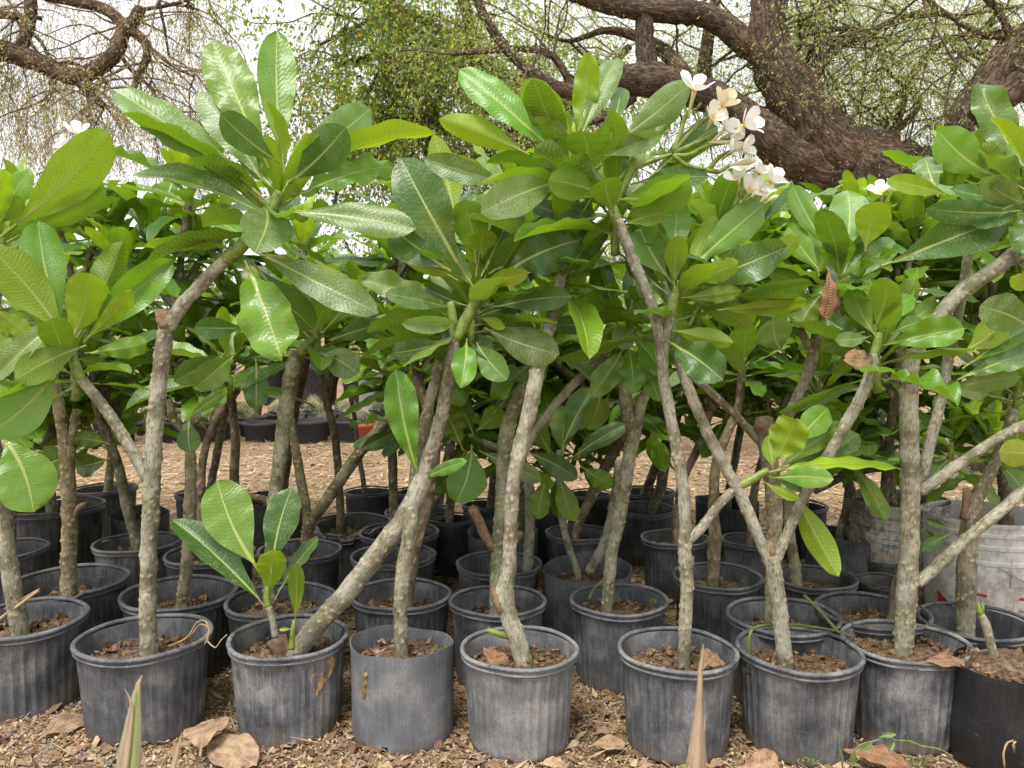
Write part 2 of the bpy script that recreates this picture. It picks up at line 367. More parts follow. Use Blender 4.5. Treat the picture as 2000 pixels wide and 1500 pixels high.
scatter_chips('wood_chips', 70000, (-1.05, 1.05), (1.55, 3.6), (.004, .018), (.003, .009), .4, PAL, 1)
scatter_chips('leaf_crumbs', 3000, (-1.05, 1.05), (1.6, 3.6), (.02, .06), (.012, .03), .3, PAL[:4]*.9, 2)
scatter_chips('straw', 2600, (-1.05, 1.05), (1.6, 3.4), (.04, .12), (.0015, .004), .12, PAL[[4, 2, 5]], 3)
scatter_chips('straw_cover', 26000, (-1.05, 1.05), (3.2, 11), (.05, .19), (.003, .009), .1, np.array([(.56, .43, .24), (.48, .35, .2), (.62, .5, .31), (.36, .25, .15)]), 4)
scatter_chips('gravel', 9000, (-1.05, 1.05), (3.0, 8), (.02, .06), (.015, .04), .25, PAL[[0, 2, 5, 6]], 5)

# ------------------------------------------------------------------ pots
POT = {}
def make_pot(key, cx, cy, wpx, kind, label, hp=.235, dust=.5, col=(.03, .032, .037), tilt=(0, 0), fill=.8, group='black nursery pots standing in rows', broken=0, holes=(), seg=144, soilc=(1, 1, 1), name='nursery_pot', cat='plant pot'):
    """hp: height of the rim above ground; the rim's centre shows at pixel cx, cy, wpx wide"""
    c = PZ(cx, cy, hp); Y = c.y; D = wpx*Y/F; rad = D/2
    root = empty(name, (c.x, Y, 0), label, cat, group)
    root.rotation_euler = (R(tilt[0]), R(tilt[1]), 0)
    g = np.random.default_rng(abs(hash(key)) % 9999 if False else sum(map(ord, key))*7)
    th = np.arange(seg)/seg*2*math.pi; ph = g.uniform(0, 6.3, 6)
    oval = 1+.018*np.cos(2*th+ph[0])+.008*np.cos(3*th+ph[1])
    dent = .012*np.cos(3*th+ph[2])+.01*np.cos(5*th+ph[3])
    b = MB()
    nrib = 36
    if kind == 'rib':
        prof = [(.0, .80, 0), (.012, .825, 0), (.03, .835, .3), (.07, .842, 1), (.3, .868, 1), (.55, .892, 1), (.78, .917, 1), (.845, .925, 1), (.87, .932, .1), (.915, .94, 0), (.925, .965, 0), (.94, .972, 0), (.955, .962, 0)]
        inner = [(.955, .93, 0), (.9, .915, 0), (.6, .88, 0), (.45, .865, 0)]
    elif kind == 'bag':
        prof = [(.0, .93, 0), (.02, .955, 0), (.035, .965, 0), (.06, .975, 0), (.1, .98, 0), (.3, .985, 0), (.5, .985, 0), (.7, .99, 0), (.9, .995, 0), (1.0, 1.0, 0)]
        inner = [(1.0, .985, 0), (.8, .975, 0), (.5, .96, 0)]
    else:   # fabric sack filled to the brim
        prof = [(.0, .9, 0), (.03, .97, 0), (.12, 1.02, 0), (.35, 1.03, 0), (.6, 1.01, 0), (.85, .985, 0), (1.0, 1.0, 0)]
        inner = [(1.0, .985, 0), (.9, .97, 0), (.7, .95, 0)]
    def ring(zf, rf, rib):
        r = rad*rf*oval*(1+dent*math.sin(min(1, zf)*math.pi)*(1 if kind != 'rib' else .55))
        r = r*(1+rib*.012*np.clip(np.cos(nrib*th)*1.6, -1, 1)*(1+.35*np.sin(3*th+ph[4])))
        z = np.full(seg, zf*hp)
        if kind == 'bag': z = z*(1+zf*(.035*np.cos(th-ph[4])+.02*np.cos(2*th+ph[5])+.012*np.cos(5*th+ph[1])))
        if broken and zf > .8:   # a piece of the wall snapped away
            a = (th-broken+math.pi) % (2*math.pi)-math.pi
            z = z-hp*.13*np.clip(1-(a/.95)**2, 0, 1)*(zf-.8)/.155*(1+.35*np.sign(np.sin(a*9)))
        return np.stack([np.cos(th)*r, np.sin(th)*r, z], 1)
    rows = [ring(*p) for p in prof]+[ring(*p) for p in inner]; n = len(rows)
    V = np.concatenate(rows); fc = []
    for i in range(n-1):
        for j in range(seg):
            k = (j+1) % seg
            if any(abs((th[j]-h+math.pi) % (2*math.pi)-math.pi) < .055 for h in holes) and (1 <= i <= 2 if kind == 'rib' else 2 <= i <= 3): continue
            fc.append((i*seg+j, i*seg+k, (i+1)*seg+k, (i+1)*seg+j))
    V = np.vstack([V, (0, 0, .002)]); fc += [((j+1) % seg, j, n*seg) for j in range(seg)]
    b.add(V, fc)
    o = b.build('pot_wall', M_POT, root, crease=40); o.color = (*col, dust)
    if holes:
        for h in holes:
            hb = MB(); q = []
            for a in np.linspace(0, 2*math.pi, 17):
                hh = h+.062*math.cos(a); q.append((Vector((math.cos(hh)*rad*(.845 if kind == 'rib' else .975), math.sin(hh)*rad*(.845 if kind == 'rib' else .975), hp*.045+hp*.04*math.sin(a))), .0022))
            tube(hb, q, 6, .006, cap=False); oo = hb.build('drain_hole', M_POT, root); oo.color = (.05, .045, .04, .6)
    if kind == 'rib':
        rb = MB()
        def lip(z0, r0, dr, dz, prof_n=10):
            q = []
            for k in range(prof_n):
                a = 2*math.pi*k/prof_n
                rr = rad*r0*oval+dr*math.cos(a); z = np.full(seg, z0*hp+dz*math.sin(a))
                z = z+.0014*np.cos(4*th+ph[1])
                if broken:
                    aa = (th-broken+math.pi) % (2*math.pi)-math.pi
                    z = z-hp*.13*np.clip(1-(aa/.95)**2, 0, 1)*(1+.35*np.sign(np.sin(aa*9)))
                q.append(np.stack([np.cos(th)*rr, np.sin(th)*rr, z], 1))
            m = prof_n; vv = np.concatenate(q)
            rb.add(vv, [(i*seg+j, i*seg+(j+1) % seg, ((i+1) % m)*seg+(j+1) % seg, ((i+1) % m)*seg+j) for i in range(m) for j in range(seg)])
        k = min(1., wpx/150.); sc_ = rad/.15
        lip(.985, .974, .0062*sc_, .0052*sc_); lip(.925, .966, .0042*sc_, .0034*sc_, 8)
        vv = []
        o = rb.build('rim', M_POT, root); o.color = (*[c_*1.15 for c_ in col], min(1, dust*1.25))
    # soil with crumbs
    sb = MB(); rs = 9; sv = [(0, 0, 0)]; sf = []; sseg = 32
    zs = hp*fill; rad_s = rad*(.9 if kind == 'rib' else .955)*(.97 if fill > .7 else .94)
    for i in range(1, rs+1):
        for j in range(sseg):
            a = j/sseg*2*math.pi; r = rad_s*i/rs
            x, y = r*math.cos(a), r*math.sin(a)
            sv.append((x, y, .007*math.sin(x*35+ph[0])*math.cos(y*31+ph[1])+g.normal(0, .0022)-.008*(i/rs)**3+(.018*(1-(i/rs)**2) if kind == 'sack' else 0)))
    for j in range(sseg): sf.append((0, 1+j, 1+(j+1) % sseg))
    for i in range(rs-1):
        for j in range(sseg): sf.append((1+i*sseg+j, 1+(i+1)*sseg+j, 1+(i+1)*sseg+(j+1) % sseg, 1+i*sseg+(j+1) % sseg))
    sv = np.array(sv); sv[:, 2] += zs; sb.add(sv, sf)
    nc = 170 if wpx > 185 else 60
    for q in range(nc):
        a, r = g.uniform(0, 6.283), rad_s*math.sqrt(g.random())*.96; s = abs(g.normal(0, .0045))+.002
        cc = np.array([r*math.cos(a), r*math.sin(a), zs+.002]); dd = g.normal(0, 1, (6, 3))*s*.35
        vv = np.array([(s, 0, 0), (-s, 0, 0), (0, s, 0), (0, -s, 0), (0, 0, s*.8), (0, 0, -s*.8)])+dd+cc
        t_ = g.uniform(.5, 2.0); tint = (t_, t_*g.uniform(.85, 1), t_*g.uniform(.75, 1), 1)
        sb.add(vv, [(0, 2, 4), (2, 1, 4), (1, 3, 4), (3, 0, 4), (2, 0, 5), (1, 2, 5), (3, 1, 5), (0, 3, 5)], tint)
    o = sb.build('soil', M_SOIL, root, smooth=False, kind='stuff'); o.color = (*soilc, 1)
    POT[key] = dict(root=root, x=c.x, Y=Y, zs=zs, rad=rad, hp=hp); return root

DG = (.042, .045, .053); BK = (.03, .031, .034)
make_pot('A', 45, 1205, 240, 'rib', 'dark ribbed nursery pot with wet foot at the left end of the front row', dust=.55, col=DG, holes=(R(-62),))
make_pot('B', 282, 1240, 254, 'rib', 'dark ribbed nursery pot with dry roots hanging over its rim', dust=.5, col=DG, holes=(R(-68),), fill=.78)
make_pot('C', 564, 1240, 238, 'rib', 'grey ribbed pot smeared with brown mud holding a sawn stump', dust=.85, col=DG)
make_pot('D', 786, 1252, 202, 'bag', 'smooth grey sheet plastic pot without a rim, torn down its seam', hp=.235, dust=.55, col=(.1, .11, .125), holes=(R(-105),), fill=.84)
make_pot('E', 1015, 1262, 232, 'rib', 'pale dust covered ribbed pot, the dustiest of the front row', dust=1.0, col=(.1, .1, .1), fill=.82)
make_pot('F', 1323, 1265, 236, 'rib', 'dark ribbed pot with pale rim behind the dry pointed blade', dust=.6, col=(.04, .044, .05))
make_pot('G', 1561, 1265, 246, 'rib', 'dark ribbed pot with a bent green stalk lying across its rim', dust=.6, col=(.042, .044, .048))
make_pot('H', 1767, 1250, 238, 'rib', 'ribbed pot with chalky vertical stripes near the white buckets', dust=.8, col=(.03, .032, .036), fill=.86)
make_pot('I', 1975, 1296, 205, 'sack', 'black fabric grow bag filled level with brown soil', dust=.06, col=(.011, .011, .012), fill=.985, name='grow_bag', cat='grow bag', group=None)
make_pot('J', 350, 1155, 222, 'rib', 'black ribbed pot with wide open rim behind the pot with hanging roots', dust=.35, col=BK, fill=.72)
make_pot('K', 550, 1168, 214, 'rib', 'dark ribbed pot directly behind the muddy pot with the stump', dust=.4, col=(.03, .03, .034))
make_pot('L', 783, 1157, 198, 'rib', 'dark ribbed pot directly behind the smooth grey sheet plastic pot', dust=.5, col=(.03, .032, .037), fill=.76)
make_pot('M', 973, 1170, 190, 'rib', 'dusty ribbed pot directly behind the dustiest front pot', dust=.65, col=(.035, .035, .038), fill=.75)
make_pot('N', 1210, 1168, 196, 'rib', 'slate grey ribbed pot in the gap between two front pots, with a seedling', dust=.55, col=(.045, .05, .06), holes=(R(-85),))
make_pot('O', 1530, 1200, 222, 'rib', 'dark ribbed pot half hidden behind the pot with the bent stalk', dust=.5, col=(.03, .032, .037), fill=.76)
make_pot('P', 1703, 1190, 219, 'rib', 'dark ribbed pot with bare light soil behind the striped pot', dust=.4, col=(.025, .026, .03))
make_pot('Q', 1905, 1210, 216, 'rib', 'black deep rimmed pot in front of the white bucket, thick scarred trunk inside', dust=.35, col=(.022, .023, .026), fill=.62)
make_pot('Rr', 140, 1130, 212, 'rib', 'black ribbed pot with a broken jagged rim', dust=.4, col=(.025, .025, .028), broken=R(-105), fill=.7)
make_pot('S', 12, 1070, 155, 'rib', 'smaller black pot behind the left end of the front row', dust=.25, col=BK, fill=.7)
make_pot('T', 268, 1057, 162, 'rib', 'black ribbed pot behind the forked pale trunk, third row', dust=.35, col=BK)
make_pot('U', 410, 1078, 172, 'rib', 'black ribbed pot below the large upright sprout leaf', dust=.35, col=BK)
make_pot('V', 585, 1072, 164, 'rib', 'black ribbed pot with the widely forked brown trunk', dust=.4, col=(.025, .026, .03))
make_pot('W', 769, 1082, 168, 'rib', 'black ribbed pot crossed by the slanting thick trunk', dust=.45, col=(.025, .026, .03), fill=.74)
make_pot('X', 974, 1098, 172, 'rib', 'black ribbed pot around the trunk with the broken side stub', dust=.45, col=(.03, .03, .034), fill=.7)
make_pot('Z1', 1146, 1108, 178, 'bag', 'smooth slate sheet plastic pot with two crossed trunks', dust=.4, col=(.06, .068, .08), fill=.8)
make_pot('Z2', 1401, 1122, 178, 'rib', 'black ribbed pot in the third row behind the y shaped trunk', dust=.45, col=(.025, .026, .03))
make_pot('Z3', 1590, 1125, 165, 'rib', 'black ribbed pot beneath the drooping yellow leaf', dust=.35, col=BK)
make_pot('a1', 108, 985, 175, 'rib', 'tall black ribbed container, the tallest pot at the back left', hp=.31, dust=.2, col=(.015, .015, .016), group='black nursery pots standing in rows')
make_pot('a2', 205, 952, 118, 'rib', 'black pot at the back edge by the straw, left of the pale trunk', dust=.12, col=BK)
make_pot('a3', 272, 1002, 112, 'bag', 'small smooth black sack pot folded over at its top', dust=.2, col=BK, fill=.7)
make_pot('a4', 690, 1018, 152, 'rib', 'black pot with a chipped flat rim beside the slanting trunk', dust=.35, col=BK, broken=R(-100))
make_pot('a5', 780, 1037, 160, 'rib', 'black pot holding splintered brown stump pieces', dust=.35, col=BK, fill=.84)
make_pot('a6', 820, 998, 140, 'rib', 'black pot with pale rim behind the splintered stump pot', dust=.35, col=BK)
make_pot('a7', 982, 1034, 138, 'bag', 'smooth grey sack pot behind the stubbed trunk', dust=.35, col=(.04, .045, .052), fill=.7)
make_pot('a8', 1130, 1038, 132, 'rib', 'dark pot with sheet wall under the hanging leaves', dust=.4, col=(.035, .035, .04))
make_pot('a9', 1318, 1048, 132, 'rib', 'black deep ribbed pot behind the knobbly forked trunk', dust=.3, col=BK)
make_pot('b1', 720, 957, 96, 'rib', 'black pot with a small thin plumeria before the straw', dust=.15, col=BK)
make_pot('b2', 535, 972, 112, 'bag', 'smooth black sack pot beside two dark leafless trunks', dust=.2, col=(.02, .022, .025), fill=.6)
make_pot('b3', 820, 958, 100, 'rib', 'black pot in the back row behind the crossing trunks', dust=.25, col=BK)
make_pot('b4', 948, 982, 96, 'rib', 'black pot in the back row beside the hanging broad leaf', dust=.25, col=BK)
make_pot('b5', 1253, 992, 134, 'rib', 'black pot with pale ribs at the edge of the straw ground', dust=.4, col=BK)
make_pot('b6', 1262, 958, 116, 'rib', 'black pot with crooked brown trunk at the edge of the straw', dust=.3, col=BK)
make_pot('b7', 1420, 978, 122, 'bag', 'black sack pot with creased open top among dark trunks', dust=.25, col=(.022, .023, .026), fill=.7)
make_pot('b8', 1150, 962, 92, 'rib', 'black pot behind the hanging leaves by the straw', dust=.2, col=BK)
make_pot('b9', 1468, 1052, 114, 'rib', 'black ribbed pot between the fork trunk and the grey bucket', dust=.35, col=BK)
make_pot('c1', 1640, 1042, 132, 'sack', 'squat black bucket pot with slanting rim beside the grey bucket', dust=.3, col=BK, tilt=(0, 6), fill=.75, group=None)
make_pot('c2', 1728, 1092, 72, 'rib', 'smallest black pot, tucked in front of the grey bucket', hp=.17, dust=.3, col=BK)
make_pot('c3', 1722, 1132, 100, 'rib', 'small black pot with dark soil behind the striped pot', hp=.2, dust=.25, col=BK)
make_pot('c4', 400, 962, 115, 'rib', 'black pot behind the speckled straight trunk by the straw', dust=.15, col=BK)
make_pot('c5', 880, 1010, 95, 'rib', 'black pot in shade between the two pale front trunks', dust=.2, col=BK)
make_pot('c6', 1060, 990, 100, 'rib', 'black pot in deep shade behind the hanging underside leaves', dust=.15, col=BK)

make_pot('d1', 0, 958, 105, 'rib', 'black pot at the back edge, partly outside the left of the frame', dust=.15, col=BK)
make_pot('d3', 1560, 985, 112, 'rib', 'black pot in shade between the dark trunks and the grey bucket', dust=.15, col=BK)
make_pot('d4', 2090, 962, 120, 'rib', 'black pot behind the white bucket at the right edge', dust=.15, col=BK)

M_MUD = plain('dried mud', rgb(.34, .22, .12), .95, .1, 120)
def mud(key, px, py, wp, hpx, nm, seed, slim=1.0):
    p = POT[key]; g = np.random.default_rng(seed); Y = p['Y']-p['rad']*.9; q = P(px, py, Y); lx = (q.x-p['x'])/(p['rad']*.9); a0 = math.asin(max(-.95, min(.95, lx)))
    b = MB(); s = Y/F; K = 22; L = 5; v = []
    ph = g.uniform(0, 6.3, 4)
    for i in range(L+1):
        for k in range(K):
            a = k/K*2*math.pi; e = (1+.3*math.sin(2*a+ph[0])+.28*math.sin(3*a+ph[1])+.22*math.sin(7*a+ph[2])); f = i/L*e
            dx, dz = math.cos(a)*wp/2*s*f, math.sin(a)*hpx/2*s*f; z = q.z+dz; dx += dz*.25*slim
            r = p['rad']*(.845+.09*max(0, min(1, z/p['hp'])) if POTKIND[key] == 'rib' else .99)+.0035*(1-(i/L)**2)+g.uniform(0, .0025)*(i < L)+(.002 if i < L else -.003)
            aa = a0+dx/r; v.append((math.sin(aa)*r, -math.cos(aa)*r, z))
    b.add(v, [(i*K+k, i*K+(k+1) % K, (i+1)*K+(k+1) % K, (i+1)*K+k) for i in range(L) for k in range(K)]); b.build(nm, M_MUD, p['root'], smooth=False)
POTKIND = {'C': 'rib', 'D': 'bag'}
mud('C', 632, 1322, 18, 42, 'mud_smear', 1); mud('C', 618, 1352, 14, 48, 'mud_smear', 2); mud('C', 606, 1328, 7, 8, 'mud_smear', 3)
mud('D', 716, 1345, 7, 58, 'torn_seam', 4, .1); mud('D', 718, 1330, 10, 22, 'torn_seam', 5, .1)
# ------------------------------------------------------------------ buckets
def text_on_cylinder(parent, s, size, ang, z, r_of_z, mat, name='lettering', shear=0):
    cu = bpy.data.curves.new('t', 'FONT'); cu.body = s; cu.size = size; cu.align_x = 'CENTER'; cu.resolution_u = 3; cu.shear = shear
    ob = bpy.data.objects.new('t', cu); COL.objects.link(ob)
    dg = bpy.context.evaluated_depsgraph_get(); me = bpy.data.meshes.new_from_object(ob.evaluated_get(dg))
    bpy.data.objects.remove(ob)
    for vv in me.vertices:
        zz = z+vv.co.y; r = r_of_z(zz)+.0012; a = ang+vv.co.x/r
        vv.co = (math.sin(a)*r, -math.cos(a)*r, zz)
    me.materials.clear(); me.materials.append(mat); me.name = name
    o = bpy.data.objects.new(name, me); COL.objects.link(o); o.parent = parent; return o
def bar_on_cylinder(parent, a0, a1, z0, z1, r_of_z, mat, name, slope=0, tri=False):
    b = MB(); n = 10; v = []
    for i in range(n+1):
        a = a0+(a1-a0)*i/n
        for k, z in enumerate((z0, z1)):
            if tri and k == 1: z = z0+(z1-z0)*(1-i/n)+.0004
            z += slope*i/n; r = r_of_z(z)+.0011; v.append((math.sin(a)*r, -math.cos(a)*r, z))
    b.add(v, [(2*i, 2*i+2, 2*i+3, 2*i+1) for i in range(n)]); o = b.build(name, mat, parent); return o
def make_bucket(cx, cy, wpx, label, mat, hp, fill, seed):
    c = PZ(cx, cy, hp); rad = wpx*c.y/F/2; root = empty('plastic_bucket', (c.x, c.y, 0), label, 'bucket')
    seg = 72; th = np.arange(seg)/seg*2*math.pi
    prof = [(0, .86), (.015, .875), (.62, .945), (.63, .958), (.66, .96), (.67, .95), (.76, .955), (.77, .985), (.80, .987), (.81, .962), (.87, .966), (.88, .992), (.905, .994), (.915, .97), (.965, .975), (.97, 1.0), (.995, 1.0), (1.0, .99), (1.0, .962), (.97, .955), (.6, .925)]
    v = np.concatenate([np.stack([np.cos(th)*rad*r, np.sin(th)*rad*r, np.full(seg, z*hp)], 1) for z, r in prof]); n = len(prof)
    b = MB(); b.add(v, [(i*seg+j, i*seg+(j+1) % seg, (i+1)*seg+(j+1) % seg, (i+1)*seg+j) for i in range(n-1) for j in range(seg)])
    b.build('bucket_wall', mat, root, smooth=True, crease=28)
    sb = MB(); g = np.random.default_rng(seed); sv = [(0, 0, 0)]
    for i in range(1, 6):
        for j in range(24): a = j/24*6.283; r = rad*.92*i/5; sv.append((r*math.cos(a), r*math.sin(a), g.normal(0, .005)))
    sv = np.array(sv); sv[:, 2] += hp*fill
    sb.add(sv, [(0, 1+j, 1+(j+1) % 24) for j in range(24)]+[(1+i*24+j, 1+(i+1)*24+j, 1+(i+1)*24+(j+1) % 24, 1+i*24+(j+1) % 24) for i in range(4) for j in range(24)])
    sb.build('soil', M_SOIL, root, smooth=False, kind='stuff')
    return root, c, rad, (lambda z: rad*(.875+.07*max(0, z/hp-.015)/.605))
M_B1 = bucket_material('grimy grey bucket', rgb(.42, .4, .36), rgb(.16, .125, .095), 1.0)
M_B2 = bucket_material('white bucket', rgb(.66, .66, .64), rgb(.24, .19, .15), .55)
M_BLUE, M_RED, M_INK = plain('blue print', rgb(.06, .24, .42), .6, .2, 40), plain('red print', rgb(.42, .05, .04), .6, .2, 50), plain('grey print', rgb(.08, .08, .09), .7, .2)
bk1, c1, r1, f1 = make_bucket(1752, 972, 196, 'grimy grey bucket with faded blue letters behind the thick pale trunk', M_B1, .375, .9, 1)
text_on_cylinder(bk1, 'CO', .046, R(-30), .225, f1, M_BLUE)
bk2, c2, r2, f2 = make_bucket(1925, 1000, 232, 'white bucket with red printed warning panel and wire handle', M_B2, .375, .72, 2)
for a0, a1, z0, h_, m_, nm in ((-52, -26, .135, .009, M_RED, 'red_stripe'), (-52, -26, .092, .009, M_RED, 'red_stripe'), (4, 33, .125, .009, M_RED, 'red_stripe'), (4, 30, .086, .0025, M_INK, 'rule_line'), (4, 30, .07, .0025, M_INK, 'rule_line')):
    bar_on_cylinder(bk2, R(a0), R(a1), z0, z0+h_, f2, m_, nm, slope=-.006)
bar_on_cylinder(bk2, R(-76), R(-54), .07, .115, f2, M_RED, 'red_patch', tri=True)
wb = MB(); q = []
for k in range(13):
    a = k/12; ang = R(-18)+a*R(100); r = r2*(1.0+.1*math.sin(a*math.pi)); q.append((Vector((math.sin(ang)*r, -math.cos(ang)*r, .235-.2*a*1.0+.0)), .0016))
tube(wb, q, 6, .02); wb.build('wire_handle', M_WIRE, bk2)
pb = MB(); n = 14; vv = []
for i in range(n+1):
    a = R(-6)+R(52)*i/n
    for z in (.17, .215):
        r = f2(z)+.004; vv.append((math.sin(a)*r, -math.cos(a)*r, z))
pb.add(vv, [(2*i, 2*i+2, 2*i+3, 2*i+1) for i in range(n)]); pb.build('raised_panel', M_B2, bk2)

# ------------------------------------------------------------------ plumeria leaves: a small library of shared meshes
NV = 18
def leaf_mesh(k, dry=False):
    g = random.Random(100+k+(50 if dry else 0)); rows, cols = 18, 8
    pl = g.uniform(.07, .13); bend = g.uniform(.1, .75) if not dry else g.uniform(.3, .9); fold = g.choice((.04, .12, .22, .4)); wv = g.choice((.008, .016, .026, .04)) if not dry else .022
    tw = g.uniform(-.35, .35); peak = g.uniform(.54, .66); ph = [g.uniform(0, 6.3) for _ in range(6)]; nw = g.choice((2, 3, 4)); curl = g.uniform(-.05, .12)
    side = g.uniform(-.035, .035); tipk = g.uniform(1.8, 2.3)
    V = []; UVs = []; T = []; Fc = []
    def width(t):
        if t < peak: w_ = .05+.95*math.sin(math.pi/2*t/peak)**1.25
        else: w_ = max(0, 1-((t-peak)/(1-peak))**tipk)**.56
        return w_
    def place(x, y, z, t):
        a = tw*(y-.1); ca, sa = math.cos(a), math.sin(a)
        zz = z*3.2*ca+x*sa*1.0; xx = x*ca-z*3.2*sa
        lift = bend*(.25-(y-.5)**2)*.55+side*0
        return (xx+side*math.sin(y*math.pi)*3, y, zz*.3+lift)
    if not dry and wv < .02 and fold < .3: SMOOTH.append(k)
    ns = 6
    for i in range(4):           # petiole, a thin stalk
        y = pl*i/3
        for j in range(ns):
            a = j/ns*2*math.pi; V.append(place(math.cos(a)*.035, y, math.sin(a)*.010-.004, 0)); UVs.append((.5, 0)); T.append((0, 1, 0, 1))
    for i in range(3):
        for j in range(ns): Fc.append((i*ns+j, i*ns+(j+1) % ns, (i+1)*ns+(j+1) % ns, (i+1)*ns+j))
    o = len(V)
    for i in range(rows+1):
        t = i/rows; t = t if i < rows else 1.; y = pl*.9+(1-pl*.9)*t; wd = width(min(t, .9992))/2
        for j in range(cols+1):
            s = -1+2*j/cols; s = math.copysign(abs(s)**.85, s)
            wr = 1+(.03*math.sin(t*8+ph[0]+(2 if s < 0 else 0))+.018*math.sin(t*19+ph[3]+(1 if s < 0 else 0)))*abs(s)
            x = s*wd*wr
            z = fold*abs(s)*wd*.7+wv*abs(s)**1.5*math.sin(t*2*math.pi*nw+ph[1]+(ph[2] if s < 0 else 0))*1.6-curl*abs(s)**2.5*wd*.8
            if j == cols//2: z -= .006*(1-t)
            V.append(place(x, y, z, t)); UVs.append((.5+x, t)); T.append((abs(s), 0, 0, 1))
    for i in range(rows):
        for j in range(cols):
            a = o+i*(cols+1)+j; Fc.append((a, a+1, a+cols+2, a+cols+1))
    me = bpy.data.meshes.new('leaf'); me.from_pydata(V, [], Fc)
    u = me.uv_layers.new(name='UVMap'); vi = np.empty(len(me.loops), np.int32); me.loops.foreach_get('vertex_index', vi)
    u.data.foreach_set('uv', np.array(UVs, np.float32)[vi].ravel())
    at = me.color_attributes.new('tone', 'FLOAT_COLOR', 'POINT'); at.data.foreach_set('color', np.array(T, np.float32).ravel())
    me.polygons.foreach_set('use_smooth', [True]*len(me.polygons)); me.materials.append(M_DRY if dry else M_LEAF); me.update(); return me
SMOOTH = []; LEAVES = [leaf_mesh(k) for k in range(NV)]; DRY = [leaf_mesh(k, True) for k in range(4)]
TINT = {'d': (.042, .12, .008), 'm': (.118, .245, .012), 'y': (.235, .365, .012), 'g': (.11, .2, .03)}
def put_leaf(root, p0, p1, wid, nrm, tint, dust=.3, name='leaf', mesh=None):
    ax = (p1-p0); L = ax.length; ax = ax/L
    z = nrm-ax*nrm.dot(ax); z.normalize(); x = ax.cross(z)
    m = Matrix((( x.x*wid, ax.x*L, z.x*L, p0.x), (x.y*wid, ax.y*L, z.y*L, p0.y), (x.z*wid, ax.z*L, z.z*L, p0.z), (0, 0, 0, 1)))
    o = bpy.data.objects.new(name, mesh or (LEAVES[rnd.choice(SMOOTH)] if rnd.random() < .72 else rnd.choice(LEAVES))); COL.objects.link(o); o.parent = root
    o.matrix_basis = Matrix.Translation(-Vector(root.location)) @ m
    t = TINT[tint] if isinstance(tint, str) else tint; k = rnd.uniform(.85, 1.2)
    o.color = (t[0]*k*rnd.uniform(.92, 1.1), t[1]*k, t[2]*k, dust); return o
def hero(root, Y, rows):
    """leaves read off the picture: base x y, tip x y, apparent width, seen face T(op) or U(nder), tint"""
    for r in rows:
        bx, by, tx, ty, wpx, side, tint = r[:7]
        L = math.hypot(tx-bx, ty-by); s = Y/F
        up = (by-ty)/L
        dy = r[7] if len(r) > 7 else (.30*up*L*s*(1 if side == 'T' else -1))+rnd.uniform(-.02, .02)
        y0 = Y+rnd.uniform(-.02, .02)
        p0, p1 = P(bx, by, y0), P(tx, ty, y0+dy)
        mid = (p0+p1)/2; view = (CAM-mid).normalized(); ax = (p1-p0).normalized()
        n = view-ax*view.dot(ax); n.normalize()
        if side == 'U': n = -n
        wt_ = max(wpx, .27*L); phi = math.acos(min(1, wpx/wt_))
        best = max((Quaternion(ax, a) @ n for a in (phi, -phi)), key=lambda q: q.z)
        put_leaf(root, p0, p1, wt_*s*.95, best, tint, {'g': 1.0, 'd': .55, 'm': .35, 'y': .05}.get(tint, .1) if isinstance(tint, str) else .1)
def rosette(root, c, axis, n, size, seed, young=.25, droop=1.0):
    g = random.Random(seed); axis = axis.normalized(); n = int(n*1.4); size *= 1.1
    e1 = axis.orthogonal().normalized(); e2 = axis.cross(e1); a0 = g.uniform(0, 6.3)
    for k in range(n):
        q = k/(n-1); a = a0+k*2.39996+g.uniform(-.25, .25)
        el = R(78)-q*R(95)*droop+g.uniform(-.18, .18)
        d = (e1*math.cos(a)+e2*math.sin(a))*math.cos(el)+axis*math.sin(el)
        L = size*(.5+.55*min(1, q*2.2))*g.uniform(.8, 1.15)
        b = c-axis*(q*size*.35); p1 = b+d*L+Vector((0, 0, -.10*L*q))
        n_ = axis*math.cos(el)-(e1*math.cos(a)+e2*math.sin(a))*math.sin(el)+Vector((g.uniform(-.25, .25), g.uniform(-.25, .25), g.uniform(-.1, .2)))
        tint = 'y' if q < young else ('m' if g.random() < .55 else ('g' if g.random() < .4 else 'd'))
        put_leaf(root, b, p1, L*g.uniform(.24, .31), n_, tint, g.choice((.1, .3, .6, .9)) if tint != 'y' else .05)
    s = MB(); tube(s, [(c-axis*size*.5, .011), (c-axis*size*.2, .0095), (c+axis*.01, .005)], 8, .02); s.build('stem', M_STEM, root, root.location)

# ------------------------------------------------------------------ plumeria plants
def plant(pot, label, limbs, shade=(1, 1, 1), fine=True, base=None):
    """limbs: lists of (px, py, width px[, dY]); the first is the trunk and starts in the pot's soil"""
    p = POT.get(pot) if isinstance(pot, str) else pot; Y = p['Y']
    q0 = limbs[0][0]; b0 = P(q0[0], q0[1], Y)
    root = empty('plumeria_plant', (b0.x, Y, max(0, p['zs']-.03)), label, 'plumeria', 'potted plumeria plants')
    for i, L in enumerate(limbs):
        pts = []
        for k, q in enumerate(L):
            y = Y+(q[3] if len(q) > 3 else 0.0); pts.append((P(q[0], q[1], y), q[2]/2*y/F*.86))
        if i == 0:
            f = pts[0]; low = Vector((f[0].x, f[0].y, p['zs']-.04))
            if low.z < f[0].z-.005: pts = [(low, f[1]*1.12)]+pts
        b = MB(); tube(b, pts, 24 if fine else 14, .0045 if fine else .011, scars=.95 if fine else .8, rough=.06, seed=len(label)*7+i*13+int(q0[0]), jag=0)
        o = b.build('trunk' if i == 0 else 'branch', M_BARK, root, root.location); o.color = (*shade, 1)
    return root, Y
